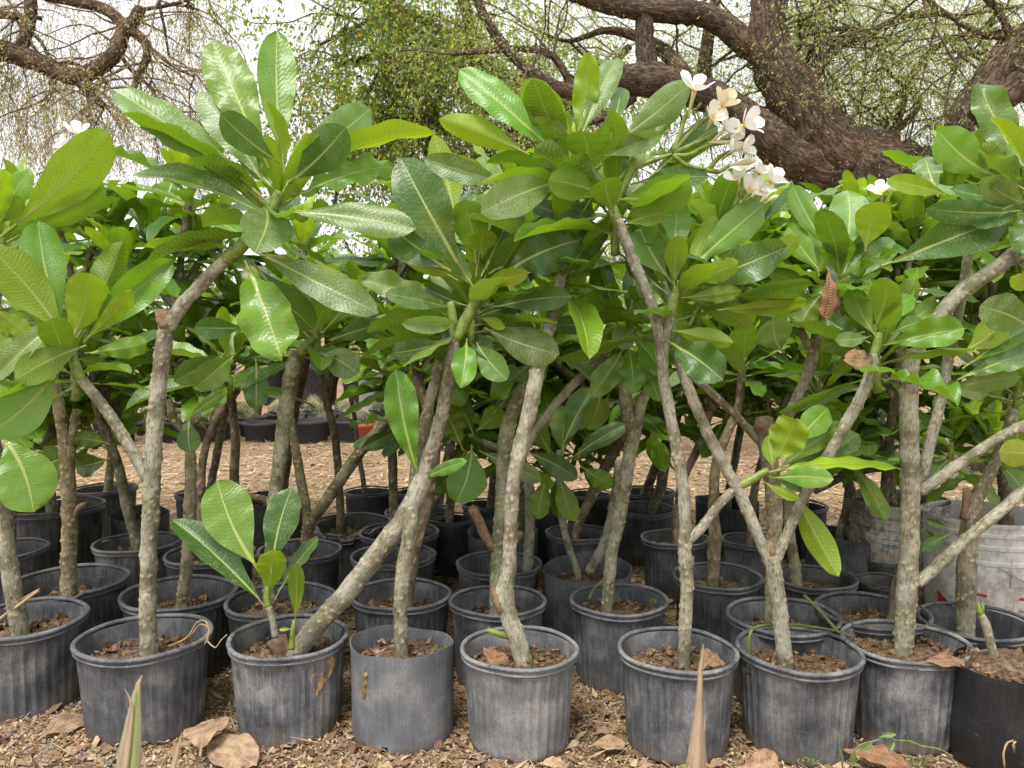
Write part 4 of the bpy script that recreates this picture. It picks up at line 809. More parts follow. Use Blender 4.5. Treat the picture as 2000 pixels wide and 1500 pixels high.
# trees of the back rows: trunk pixels, then whorls (px, py, dY, size)
BACK = [
 ('T', 'knobbly brown trunk leaning left above the pot behind the forked pale trunk', [(265, 1055, 24), (246, 980, 24), (228, 900, 22), (200, 830, 20), (180, 760, 18)], [(180, 700, .0, .24), (250, 640, .15, .23), (290, 740, .1, .2), (130, 660, .1, .24), (230, 800, .2, .2)]),
 ('U', 'dark trunk behind the speckled straight trunk', [(400, 1085, 22), (392, 980, 20), (400, 880, 18), (430, 800, 18)], [(430, 720, .1, .22), (330, 690, .1, .22), (470, 600, .2, .24), (380, 640, .2, .24)]),
 ('S', 'dark leaning plumeria at the far left behind the jagged pot', [(20, 1075, 22), (28, 950, 20), (60, 840, 18), (50, 760, 16)], [(40, 700, .1, .25), (0, 800, .0, .2)]),
 ('W', 'plumeria behind the slanting thick trunk with brown bark', [(800, 1075, 24), (830, 1000, 26), (862, 950, 26), (880, 850, 22), (850, 770, 20)], [(840, 720, .1, .22), (760, 650, .15, .22), (900, 790, .15, .22), (820, 780, .0, .2)]),
 ('L', 'slim hidden plumeria behind the grey sheet plastic pot', [(800, 1160, 22), (815, 1060, 24), (840, 960, 24), (850, 870, 24), (835, 800, 24), (815, 740, 20)], [(810, 690, .1, .22), (870, 640, .15, .24)]),
 ('a1', 'plumeria in the tall black container at the back left', [(100, 985, 24), (92, 880, 22), (110, 780, 20)], [(120, 560, .2, .26), (40, 500, .3, .26), (200, 540, .2, .26), (70, 790, -.1, .22), (140, 740, .1, .24), (30, 720, -.2, .25), (170, 820, -.1, .22), (100, 860, .1, .2)]),
 ('a2', 'back row plumeria by the straw, left of the pale trunk', [(212, 955, 20), (222, 860, 18), (240, 780, 16)], [(240, 600, .2, .25), (180, 470, .3, .27), (290, 560, .2, .26), (220, 720, -.2, .25), (160, 640, .0, .25)]),
 ('a4', 'leafless looking dark trunk rising from the chipped flat rim', [(665, 1012, 20), (662, 940, 18), (655, 860, 18), (640, 790, 16)], [(640, 560, .1, .24), (590, 520, .2, .25), (680, 640, -.1, .22)]),
 ('a6', 'back row plumeria with pale rim pot behind the splintered stump', [(830, 1000, 18), (850, 900, 18), (862, 800, 18)], [(830, 600, .1, .25), (760, 540, .3, .25), (900, 700, .2, .24)]),
 ('a7', 'dark plumeria from the grey sack pot behind the stubbed trunk', [(1010, 1030, 22), (1020, 930, 22), (1015, 820, 20)], [(1010, 720, .0, .24), (960, 620, .2, .25), (1060, 580, .2, .24), (980, 800, .1, .22), (1060, 760, .25, .22), (910, 740, -.1, .24), (1000, 860, -.1, .2), (940, 690, .1, .25)]),
 ('a8', 'dark slanting trunk behind the hanging underside leaves', [(1125, 1040, 18), (1150, 980, 24), (1190, 900, 24), (1230, 830, 22)], [(1160, 660, .2, .25), (1120, 600, .2, .24), (1190, 800, .1, .22), (1110, 740, .15, .24), (1130, 860, .15, .2), (1060, 680, .0, .25), (1220, 760, .0, .22)]),
 ('a9', 'mottled trunk behind the knobbly forked trunk', [(1322, 1050, 18), (1330, 950, 18), (1370, 860, 18), (1390, 790, 16)], [(1390, 690, .2, .24), (1350, 640, .3, .25), (1420, 780, .1, .22), (1330, 700, -.1, .24), (1290, 800, .1, .2)]),
 ('b1', 'thin small plumeria with a wide fork standing before the straw', [(712, 962, 12), (708, 930, 12), (700, 880, 11), (690, 800, 10), (672, 740, 9)], [(670, 660, .1, .2)]),
 ('b2', 'two dark straight trunks in the smooth black sack pot', [(520, 980, 20), (462, 960, 22), (460, 860, 20), (452, 770, 18)], [(450, 640, .1, .24), (530, 640, .2, .24)]),
 ('b3', 'back row plumeria behind the crossing trunks', [(822, 962, 16), (832, 880, 14), (820, 790, 14)], [(790, 640, .3, .25), (860, 780, -.1, .24), (780, 720, -.1, .24)]),
 ('b5', 'crooked stubby plumeria at the edge of the straw ground', [(1275, 995, 22), (1290, 955, 24), (1296, 920, 24), (1310, 850, 18)], [(1250, 590, .3, .25), (1300, 520, .4, .25), (1220, 700, .2, .24), (1330, 760, .3, .22)]),
 ('b7', 'dark trunks in the creased black sack pot', [(1420, 985, 20), (1435, 900, 18), (1450, 820, 18)], [(1480, 660, .2, .24), (1440, 570, .3, .26), (1530, 560, .3, .25), (1500, 740, .2, .23), (1400, 640, .2, .25), (1440, 720, -.2, .24), (1380, 740, -.2, .24)]),
 ('b9', 'dark trunk between the fork and the grey bucket', [(1465, 1050, 18), (1475, 950, 18), (1500, 860, 16)], [(1540, 760, .1, .22), (1500, 480, .4, .26), (1480, 760, .2, .22), (1560, 700, .2, .24)]),
 ('c1', 'plumeria with bent brown trunk in the squat black bucket pot', [(1640, 1045, 18), (1660, 960, 24), (1640, 900, 24), (1660, 820, 20)], [(1650, 770, .1, .25), (1600, 680, .2, .24), (1700, 470, .5, .26), (1580, 820, .1, .2), (1700, 860, .2, .22), (1640, 620, .2, .25)]),
 ('c5', 'shaded plumeria between the two pale front trunks, full of dark leaves', [(878, 1012, 20), (884, 930, 20), (905, 850, 18)], [(910, 790, -.2, .23), (960, 740, -.15, .24), (870, 850, -.1, .19), (1010, 690, -.1, .24)]),
 ('c6', 'deep shade plumeria behind the hanging underside leaves, dark dense whorls', [(1062, 992, 20), (1068, 920, 20), (1090, 850, 18)], [(1060, 800, -.3, .24), (1130, 780, -.2, .23), (1020, 860, -.2, .2), (1180, 720, -.1, .24), (1100, 690, .0, .25)]),
 ('b8', 'small back row plumeria glimpsed behind the slender twin stems', [(1152, 965, 16), (1190, 890, 16), (1230, 820, 16)], [(1240, 780, -.3, .23), (1300, 740, -.3, .23), (1170, 850, -.3, .2)]),
 ('c4', 'speckled back row plumeria by the straw', [(410, 962, 18), (425, 880, 18), (440, 800, 16)], [(400, 600, .2, .25), (340, 560, .3, .26), (370, 480, .4, .26), (320, 760, -.1, .22), (440, 660, -.1, .24)]),
]
for i, (pot, lab, tr, wh) in enumerate(BACK):
    last = tr[-1]
    limbs = [tr]
    for q in wh:
        limbs.append([(last[0]+.0, last[1]+12, last[2]*.95), ((last[0]*.6+q[0]*.4), last[1]*.65+q[1]*.35, last[2]*.9, q[2]*.4), (q[0], q[1]+8, last[2]*.8, q[2])])
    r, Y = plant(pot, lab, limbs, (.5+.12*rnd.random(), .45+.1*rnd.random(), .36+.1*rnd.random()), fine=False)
    for k, q in enumerate(wh): rosette(r, P(q[0], q[1], Y+q[2]), Vector((rnd.uniform(-.2, .2), rnd.uniform(-.3, .1), 1)), 14, q[3], 200+i*7+k)
# plants growing in the two buckets and unseen pots behind them
r, Y = plant(dict(Y=c1.y, zs=.34), 'leafy plumeria growing in the grimy grey bucket', [[(1740, 985, 26), (1730, 900, 24), (1690, 800, 22)], [(1735, 910, 18), (1660, 925, 20), (1590, 960, 16)], [(1700, 815, 20), (1740, 720, 20, .1)]], (.55, .48, .42), fine=False)
for q, s in (((1690, 760, .0), .25), ((1740, 690, .1), .25), ((1660, 850, -.1), .22), ((1740, 560, .3), .27), ((1800, 470, .4), .27), ((1760, 840, -.05), .22)):
    rosette(r, P(q[0], q[1], Y+q[2]), Vector((rnd.uniform(-.3, .3), -.2, 1)), 14, s, int(q[0]))
r, Y = plant(dict(Y=c2.y+.05, zs=.28), 'leafy plumeria growing in the white bucket', [[(1965, 1010, 32), (1962, 930, 30), (1950, 850, 26)], [(1952, 880, 20), (1990, 800, 20)], [(1955, 880, 20), (1880, 790, 20)]], (.6, .52, .45), fine=False)
for q, s in (((1900, 790, .0), .25), ((1970, 760, .1), .25), ((1860, 860, -.1), .22), ((1850, 560, .3), .27), ((1930, 500, .3), .27), ((1990, 600, .1), .26), ((1820, 720, .1), .26), ((1940, 860, -.15), .22)):
    rosette(r, P(q[0], q[1], Y+q[2]), Vector((rnd.uniform(-.3, .3), -.2, 1)), 14, s, int(q[0])+1)

# taller plumerias of the far rows, only their whorls show above the rest
FAR = [((345, 355, 2.75), 'plumeria with yellow green upright whorl behind the tall pale plumeria', [(372, 365, .0, .26), (300, 450, .1, .26), (430, 470, .2, .25)]),
 ((150, 380, 2.75), 'plumeria behind the big backlit leaf at left', [(110, 430, .1, .26), (200, 440, .1, .25), (30, 400, .2, .26), (240, 520, .0, .25)]),
 ((610, 470, 2.9), 'plumeria with broad dark leaves beside the sky gap', [(590, 480, .1, .27), (545, 560, .0, .25), (720, 600, .1, .24)]),
 ((760, 480, 3.0), 'plumeria with loose pale leaves at the right of the sky gap', [(770, 500, .1, .26), (820, 460, .1, .25), (860, 420, .2, .25)]),
 ((1010, 440, 2.7), 'plumeria in the middle behind the largest dark leaf', [(1000, 380, .1, .26), (1040, 470, .0, .26), (960, 500, .1, .25), (1120, 440, .2, .26)]),
 ((1420, 440, 2.8), 'flowering plumeria under the mesquite limb', [(1400, 440, .1, .27), (1470, 430, .1, .26), (1350, 470, .2, .26), (1460, 520, .0, .25)]),
 ((1600, 450, 2.9), 'plumeria with fan of pale broad leaves under the mesquite limb', [(1590, 470, .0, .26), (1660, 440, .0, .26), (1550, 520, .0, .25), (1640, 540, .1, .26)]),
 ((1760, 440, 2.8), 'flowering plumeria by the big mesquite trunk', [(1740, 430, .1, .25), (1790, 470, .0, .26), (1850, 400, .2, .27), (1700, 520, .1, .26), (1760, 540, .1, .26)]),
 ((1930, 380, 2.8), 'tall plumeria at the right edge before the dark limb', [(1860, 350, .2, .26), (1940, 330, .2, .26), (1900, 470, .1, .26), (1980, 450, .0, .26), (1900, 600, .1, .26)])]
for i, ((px, py, Y), lab, wh) in enumerate(FAR):
    pk = ('a3', 'd1', 'b2', 'a5', 'b4', 'b6', 'd3', 'c2', 'd4')[i]; p = POT[pk]; off = Y-p['Y']
    bx, by = proj((p['x']+.02*(-1)**i, p['Y'], p['zs']-.01)); mx_, my_ = bx*.55+px*.45, by*.5+620*.5
    limbs = [[(bx, by, 22), (mx_, my_, 20, off*.4), (px, 650, 18, off*.9), (px, 595, 16, off)]]
    for q in wh: limbs.append([(px, 605, 16, off), (px*.5+q[0]*.5, 560*.5+q[1]*.5, 15, off+q[2]*.4), (q[0], q[1]+8, 14, off+q[2])])
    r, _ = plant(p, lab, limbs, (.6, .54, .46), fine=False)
    for k, q in enumerate(wh): rosette(r, P(q[0], q[1], Y+q[2]), Vector((rnd.uniform(-.25, .25), rnd.uniform(-.35, .1), 1)), 15, q[3], 400+i*9+k, .35)
    if i == 5: FLOW1 = (r, Y)
    if i == 7: FLOW2 = (r, Y)
    if i == 1: FLOW3 = (r, Y)

# ------------------------------------------------------------------ flowers
def petal_mesh(k):
    g = random.Random(k); V = []; UV = []; Fc = []; n, m = 8, 4
    for i in range(n+1):
        t = i/n; wd = (.07+.57*math.sin(math.pi*min(1, t*.58+.02))**1.2)*(max(0, 1-max(0, (t-.62)/.38)**2.4)**.5 if t > .62 else 1)*.5+.004
        for j in range(m+1):
            s = -1+2*j/m; x = s*wd; V.append((x, t, .28*t*t-.10*t+.16*abs(s)**1.6*wd+.10*s*wd-.22*max(0, t-.7)*(k % 3))); UV.append((.5+x, t))
    for i in range(n):
        for j in range(m): a = i*(m+1)+j; Fc.append((a, a+1, a+m+2, a+m+1))
    me = bpy.data.meshes.new('petal'); me.from_pydata(V, [], Fc); u = me.uv_layers.new(name='UVMap')
    vi = np.empty(len(me.loops), np.int32); me.loops.foreach_get('vertex_index', vi); u.data.foreach_set('uv', np.array(UV, np.float32)[vi].ravel())
    me.polygons.foreach_set('use_smooth', [True]*len(me.polygons)); me.materials.append(M_PETAL); me.update(); return me
PETALS = [petal_mesh(k) for k in range(3)]
def flower(root, c, d, size, col=(.86, .85, .8), openness=.9, seed=0):
    size *= .84; d = d.normalized(); e1 = d.orthogonal().normalized(); e2 = d.cross(e1); g = random.Random(seed); a0 = g.uniform(0, 6.3)
    b = MB(); tube(b, [(c-d*size*.62, size*.035), (c-d*size*.3, size*.04), (c, size*.06)], 8, .01); o = b.build('flower', M_TUBE, root, root.location)
    for k in range(5):
        a = a0+k*2*math.pi/5; rad = e1*math.cos(a)+e2*math.sin(a); el = openness+.12+g.uniform(-.22, .22)
        y = rad*math.sin(el)+d*math.cos(el); z = d*math.sin(el)-rad*math.cos(el); x = y.cross(z); L = size*g.uniform(.5, .58)
        q = bpy.data.objects.new('petal', PETALS[(k+seed) % 3]); COL.objects.link(q); q.parent = o
        p = c-Vector(root.location)
        q.matrix_basis = Matrix(((x.x*L, y.x*L, z.x*L, p.x), (x.y*L, y.y*L, z.y*L, p.y), (x.z*L, y.z*L, z.z*L, p.z), (0, 0, 0, 1)))
        q.color = (*col, 1)
M_TUBE = plain('flower tube', rgb(.62, .6, .3), .5, .3)
M_BUD = plain('bud', rgb(.7, .66, .45), .5, .3)
def bud(root, a, b_, w_, green=False):
    m = MB(); d = (b_-a); tube(m, [(a, w_*.35), (a+d*.45, w_*.55), (a+d*.78, w_), (b_, w_*.25)], 8, .006); m.build('bud', M_STEM if green else M_BUD, root, root.location)
rF = next(o for o in bpy.data.objects if o.get('label', '').startswith('slender knobbly')); YF = rF.location.y
def inflo(root, Y, lines, wpx):
    for L in lines:
        m = MB(); tube(m, [(P(x, y, Y), w_/2*Y/F) for (x, y), w_ in zip(L, np.linspace(wpx, wpx*.6, len(L)))], 8, .012, rough=.12); m.build('flower_stalk', M_STEM, root, root.location)
inflo(rF, YF, [[(1235, 330), (1280, 312), (1315, 300)], [(1315, 300), (1330, 255), (1342, 215)], [(1315, 298), (1350, 258), (1388, 225)], [(1318, 298), (1370, 275), (1402, 258)], [(1318, 303), (1345, 303), (1380, 285), (1420, 272)], [(1315, 302), (1340, 322), (1385, 332)], [(1380, 332), (1405, 335), (1425, 322)], [(1385, 330), (1400, 312), (1412, 302)], [(1355, 255), (1362, 245), (1365, 232)]], 10)
V3 = lambda x, y, z: Vector((x, y, z))
for (x, y), d, s, c_, op in (((1356, 178), V3(.15, -.45, .9), .118, (.86, .85, .8), .85), ((1408, 208), V3(.5, -.6, .6), .105, (.74, .66, .46), .7), ((1415, 252), V3(.55, -.5, .6), .105, (.86, .85, .8), .9), ((1452, 246), V3(.7, -.6, .35), .115, (.86, .86, .82), .75), ((1424, 278), V3(.9, -.5, -.1), .105, (.85, .84, .78), .9), ((1448, 290), V3(.8, -.6, .2), .085, (.85, .84, .78), .9), ((1392, 232), V3(.2, -.8, .5), .09, (.86, .85, .78), .8)):
    flower(rF, P(x, y, YF-.02), d, s, c_, op, int(x))
bud(rF, P(1415, 325, YF), P(1478, 312, YF), .0085)
for a, b_ in (((1352, 225), (1370, 200)), ((1378, 238), (1382, 205)), ((1400, 305), (1430, 294)), ((1375, 290), (1388, 265)), ((1410, 312), (1432, 296)), ((1362, 240), (1352, 212)), ((1398, 230), (1410, 190)), ((1340, 235), (1338, 205))):
    bud(rF, P(*a, YF), P(*b_, YF), .004, True)
r, Y = rF, YF+.12
inflo(r, Y, [[(1330, 560), (1390, 470), (1412, 440)]], 8)
inflo(r, Y, [[(1410, 445), (1435, 400), (1445, 365)], [(1430, 410), (1452, 372), (1462, 350)], [(1432, 408), (1470, 385), (1490, 368)], [(1430, 420), (1490, 398)]], 8)
for (x, y), d, s in (((1440, 352), V3(-.4, -.6, .6), .08), ((1487, 372), V3(.3, -.7, .4), .08), ((1453, 335), V3(-.2, -.4, .9), .09), ((1478, 338), V3(.5, -.5, .7), .1), ((1503, 356), V3(.5, -.5, .7), .1), ((1464, 375), V3(.2, -.8, .5), .1)): flower(r, P(x, y, Y-.05), d, s, seed=int(x))
for a, b_ in (((1442, 365), (1446, 328)), ((1462, 395), (1484, 362)), ((1490, 398), (1520, 382)), ((1480, 400), (1500, 380))): bud(r, P(*a, Y), P(*b_, Y), .007)
r, Y = FLOW2
inflo(r, Y, [[(1735, 440), (1735, 410), (1735, 388)], [(1738, 410), (1762, 392)], [(1760, 470), (1790, 440), (1825, 430)]], 8)
for (x, y), d, s in (((1722, 376), V3(-.3, -.6, .7), .105), ((1744, 372), V3(.3, -.5, .8), .1), ((1783, 380), V3(.5, -.4, .6), .1)): flower(r, P(x, y, Y-.08), d, s, seed=int(x))
bud(r, P(1785, 450, Y), P(1826, 436, Y), .008)
r, Y = FLOW3
inflo(r, Y, [[(120, 400), (135, 330), (148, 280)]], 9)
for (x, y), d, s in (((150, 262), V3(.3, -.4, .8), .12), ((130, 285), V3(-.5, -.5, .6), .1)): flower(r, P(x, y, Y), d, s, seed=int(x))
# ------------------------------------------------------------------ shade trees behind
GP = np.array([(.15, .24, .035), (.2, .3, .05), (.11, .18, .03), (.26, .32, .06), (.3, .3, .07)])
GM = np.array([(.36, .44, .15), (.42, .5, .2), (.28, .35, .11), (.48, .52, .26), (.4, .38, .18)])
GB = np.array([(.32, .36, .15), (.4, .38, .2), (.42, .33, .19), (.27, .32, .12), (.45, .38, .22)])
def limb_pts(L, Y): return [(P(q[0], q[1], Y+(q[3] if len(q) > 3 else 0)), q[2]/2*.9*(Y+(q[3] if len(q) > 3 else 0))/F) for q in L]
def make_tree(name, label, Y, base, limbs, thin, crown, seed, group=None, cat='tree'):
    """limbs: pixel polylines at depth Y; base: the trunk down to the ground; crown: how the twigs and leaflets are grown"""
    g = np.random.default_rng(seed)
    b0 = base[0][0]; root = empty(name, (b0[0], b0[1], 0), label, cat, group)
    b = MB(); tube(b, base, 30, .05, rough=.1, seed=seed); b.build('trunk', M_TREE, root, root.location)
    lines = []
    for k, L in enumerate(limbs):
        pts = limb_pts(L, Y); lines.append(pts); big = L[0][2] > 30
        b = MB(); tube(b, pts, 28 if big else 12, .035 if big else .05, rough=.07, seed=seed+k); b.build('limb', M_TREE, root, root.location)
    for k, L in enumerate(thin):
        pts = limb_pts(L, Y); lines.append(pts)
        b = MB(); tube(b, pts, 8, .05, rough=.1, seed=seed+50+k); b.build('branch', M_TREE, root, root.location)
    TW = MB(); leafC = []; leafD = []
    cr = crown; src = [catmull(l, .12)[0] for l in lines]
    wts = np.array([len(s) for s in src], float)*np.array([cr.get('w', {}).get(i, 1.) for i in range(len(src))]); wts /= wts.sum()
    tv, tf, n0 = [], [], 0
    def twig(pts, r0, r1, sides=3):
        nonlocal n0
        t = np.gradient(pts, axis=0); t /= np.linalg.norm(t, axis=1)[:, None]+1e-9
        a = np.cross(t, [.3, .9, .2]); a /= np.linalg.norm(a, axis=1)[:, None]+1e-9; c = np.cross(t, a)
        r = np.linspace(r0, r1, len(pts))[:, None]; th = np.arange(sides)*2*math.pi/sides
        v = np.concatenate([pts[:, None]+r[:, None]*(np.cos(th)[None, :, None]*a[:, None]+np.sin(th)[None, :, None]*c[:, None])], 1).reshape(-1, 3)
        m = len(pts)
        for i in range(m-1):
            for j in range(sides): tf.append((n0+i*sides+j, n0+i*sides+(j+1) % sides, n0+(i+1)*sides+(j+1) % sides, n0+(i+1)*sides+j))
        tv.append(v); n0 += len(v)
    def walk(p, d, L, n, wob, droop):
        out = [p]; st = L/n
        for i in range(n):
            d = d+g.normal(0, wob, 3)+np.array([0, 0, -droop]); d /= np.linalg.norm(d); out.append(out[-1]+d*st)
        return np.array(out)
    for k in range(cr['n']):
        s = src[g.choice(len(src), p=wts)]; p = s[g.integers(0, len(s))]
        d = g.normal(0, 1, 3)*np.array([1, .8, .75])+np.array(cr.get('bias', (0, 0, .35))); d /= np.linalg.norm(d)
        br = walk(p, d, g.uniform(*cr['L']), 9, .2, cr['droop']); twig(br, .0085, .0026, 4)
        for q in range(cr['tw']):
            i = g.integers(1, 9); f = g.random(); p2 = br[i]*f+br[min(9, i+1)]*(1-f)
            d2 = (br[i]-br[i-1]); d2 = d2/np.linalg.norm(d2)*.5+g.normal(0, .8, 3)+np.array([0, 0, -cr['hang']*.4]); d2 /= np.linalg.norm(d2)
            tl = g.uniform(*cr['tl']); tp = walk(p2, d2, tl, 6, .22, cr['hang']*.35); twig(tp, .0022, .001)
            m = int(cr['den']*tl)
            if m:
                u = g.random(m)*5.99; ii = u.astype(int); fr = (u-ii)[:, None]
                c = tp[ii]*(1-fr)+tp[ii+1]*fr+g.normal(0, cr['sp'], (m, 3)); dd = g.normal(0, .6, (m, 3))+(tp[ii+1]-tp[ii])/(tl/6)*.6+np.array([0, 0, -.35])
                leafC.append(c); leafD.append(dd)
    me = bpy.data.meshes.new('twigs'); V = np.concatenate(tv)-np.array(root.location); me.from_pydata(V.tolist(), [], tf); me.materials.append(M_TWIGM if not cr.get('pale') else M_TWIGP); me.update()
    o = bpy.data.objects.new('twigs', me); COL.objects.link(o); o.parent = root; o['kind'] = 'stuff'
    c = np.concatenate(leafC); d = np.concatenate(leafD); n = len(c); d /= np.linalg.norm(d, axis=1)[:, None]
    sd_ = np.cross(d, g.normal(0, 1, (n, 3))); sd_ /= np.linalg.norm(sd_, axis=1)[:, None]+1e-9
    L = g.uniform(*cr['ll'], (n, 1)); W = L*g.uniform(*cr['lw'], (n, 1)); nn = np.cross(d, sd_)
    v = np.stack([c, c+d*L*.5+sd_*W*.5+nn*W*.15, c+d*L, c+d*L*.5-sd_*W*.5+nn*W*.15], 1).reshape(-1, 3)-np.array(root.location)
    i = np.arange(n)*4; f = np.stack([i, i+1, i+2, i+3], 1)
    me = bpy.data.meshes.new('foliage'); me.vertices.add(len(v)); me.vertices.foreach_set('co', v.ravel()); me.loops.add(n*4); me.loops.foreach_set('vertex_index', f.astype(np.int32).ravel())
    me.polygons.add(n); me.polygons.foreach_set('loop_start', np.arange(n)*4); me.polygons.foreach_set('loop_total', np.full(n, 4))
    pal = cr['pal']; col = pal[g.integers(0, len(pal), n)]*g.uniform(.7, 1.3, (n, 1))
    yl = g.random(n) < cr.get('yel', 0); col[yl] = (.5, .32, .05)
    col = np.repeat(np.c_[col, np.ones(n)], 4, 0); at = me.color_attributes.new('tone', 'FLOAT_COLOR', 'POINT'); at.data.foreach_set('color', col.astype(np.float32).ravel())
    me.materials.append(M_FOLI); me.update(calc_edges=True)
    o = bpy.data.objects.new('foliage', me); COL.objects.link(o); o.parent = root; o['kind'] = 'stuff'
    return root
M_TWIGM = plain('mesquite twig bark', rgb(.13, .1, .07), .9, .1, 20)
M_TWIGP = plain('pale twig bark', rgb(.2, .14, .1), .9, .1, 20)
G0 = lambda px, Y, r: (P(px, 640, Y).x, Y, -.1)
# big leaning mesquite with the forked trunk
YM = 5.6
base = [(Vector((P(2040, 640, YM).x, YM+.1, -.1)), .36), (P(2010, 700, YM), .3), (P(1930, 500, YM), .29), (P(1830, 390, YM), .26), (P(1740, 345, YM), .25), (P(1660, 315, YM), .25)]
make_tree('mesquite_tree', 'big dark leaning mesquite tree with thick furrowed trunk forking above the plumerias', YM, base, [
    [(1700, 330, 130), (1630, 300, 138), (1590, 250, 125), (1550, 185, 112), (1515, 130, 100), (1498, 80, 88), (1500, 30, 76), (1505, -30, 74), (1490, -120, 60), (1460, -260, 38), (1450, -420, 18)],
    [(1680, 340, 110), (1590, 320, 110), (1520, 280, 92), (1460, 235, 76), (1400, 195, 70), (1330, 170, 72), (1260, 155, 74), (1190, 160, 50), (1120, 180, 34), (1050, 150, 26), (985, 90, 22), (940, 20, 19), (915, -60, 15)],
    [(1505, 110, 64), (1460, 88, 56), (1415, 50, 52), (1370, 28, 50), (1310, 22, 50), (1250, 18, 46), (1180, 6, 40), (1080, -30, 36)],
    [(1266, 150, 50), (1262, 110, 44), (1258, 60, 40), (1262, 20, 36)],
    [(1350, 175, 46), (1325, 130, 34), (1290, 95, 30, .2), (1240, 70, 22, .2), (1180, 60, 15, .2), (1110, 80, 9, .2), (1050, 60, 4, .2)],
    [(1372, 190, 32, .2), (1375, 140, 30, .3), (1385, 60, 26, .3), (1400, -10, 24, .3)]],
    [[(1575, 180, 22), (1600, 140, 20), (1640, 90, 18), (1700, 65, 17), (1760, 35, 15), (1830, 25, 13), (1870, 40, 10)], [(1745, 315, 24, .3), (1748, 270, 22, .3), (1758, 220, 18, .3), (1780, 150, 15, .3), (1820, 100, 14, .3), (1860, 75, 12, .3), (1915, 58, 10, .3)], [(1758, 250, 16, .3), (1790, 215, 14, .3), (1800, 195, 14, .3), (1780, 180, 9, .3)], [(1690, 65, 12), (1660, 55, 11), (1620, 60, 9), (1560, 70, 8)], [(1590, 130, 9), (1592, 80, 8), (1605, 20, 8), (1610, -40, 7)], [(1715, 75, 10), (1730, 130, 9), (1765, 170, 8)], [(1560, 40, 12), (1610, 20, 10), (1680, -20, 9)], [(1240, 190, 18), (1180, 230, 16), (1120, 240, 14), (1060, 220, 12)], [(1120, 175, 18), (1080, 110, 16), (1020, 95, 14), (950, 100, 12), (880, 105, 10)]],
    dict(n=135, L=(.6, 1.7), tw=13, tl=(.25, .6), den=105, bias=(0, 1.0, .3), sp=.05, ll=(.014, .03), lw=(.22, .4), droop=.05, hang=.5, pal=GM, w={0: .04, 1: .4, 2: .5, 3: .3, 4: .6, 5: .4, 6: 2.0, 7: 2.0, 8: 1.6, 9: 1.6, 10: 1.6, 11: 1.6, 12: 1.6}), 61)
# right hand mesquite stem
base = [(Vector((P(2060, 640, YM).x, YM-.3, -.1)), .34), (P(1990, 600, YM-.4), .24), (P(1905, 420, YM-.4), .19), (P(1880, 300, YM-.4), .17)]
make_tree('mesquite_tree', 'second dark mesquite stem rising from behind the plumerias towards the right edge', YM-.4, base, [
    [(1880, 310, 84), (1888, 240, 88), (1918, 190, 84), (1960, 130, 80), (2000, 90, 74), (2080, 10, 60), (2150, -120, 44), (2180, -300, 24)], [(1900, 235, 60, -.1), (1960, 190, 62, -.1), (2010, 150, 60, -.1), (2090, 90, 50, -.1), (2220, -10, 34, -.1), (2340, -160, 16, -.1)]],
    [[(1900, 200, 14), (1915, 140, 12), (1960, 70, 9)], [(1985, 100, 18), (1950, 20, 14), (1900, -20, 12)], [(2000, 80, 14), (1900, 60, 10), (1800, -10, 9)]],
    dict(n=38, L=(.6, 1.6), tw=13, tl=(.25, .6), den=105, bias=(0, 1.0, .3), sp=.05, ll=(.014, .03), lw=(.22, .4), droop=.05, hang=.5, pal=GM, w={0: .3, 1: .2}), 62)
# leafy tree in the middle
YB = 7.4
base = [(Vector((P(1120, 640, YB).x, YB, -.1)), .2), (P(1110, 640, YB), .16), (P(1070, 400, YB), .12), (P(1030, 280, YB), .1)]
make_tree('neem_tree', 'green small leaved tree with spotted yellow leaves filling the middle of the sky', YB, base, [
    [(1035, 300, 36), (1000, 220, 34), (960, 160, 32), (930, 90, 28), (900, -20, 24)], [(1020, 270, 30), (960, 260, 26), (890, 250, 24), (820, 230, 20), (740, 240, 16), (660, 250, 13)], [(980, 190, 26), (900, 150, 24), (820, 120, 20), (740, 110, 16), (650, 130, 12)], [(1030, 260, 28), (1100, 210, 24), (1170, 150, 20), (1230, 90, 16)], [(940, 120, 22), (860, 60, 20), (780, 20, 16), (680, -10, 14)], [(1040, 330, 24), (960, 340, 20), (880, 350, 16), (800, 360, 12)]],
    [[(870, 150, 14), (840, 250, 11), (825, 360, 9)], [(760, 115, 10), (720, 180, 9), (690, 260, 7)], [(790, 20, 10), (700, 50, 8), (620, 90, 7)], [(700, 245, 10), (670, 320, 8), (650, 420, 7)]],
    dict(n=150, L=(.6, 1.7), tw=13, tl=(.3, .7), den=44, sp=.03, ll=(.03, .062), lw=(.36, .55), droop=.07, hang=.8, pal=GP, yel=.035, w={1: 1.4, 2: 1.6, 4: 1.4, 8: 1.5, 9: 1.6}), 63)
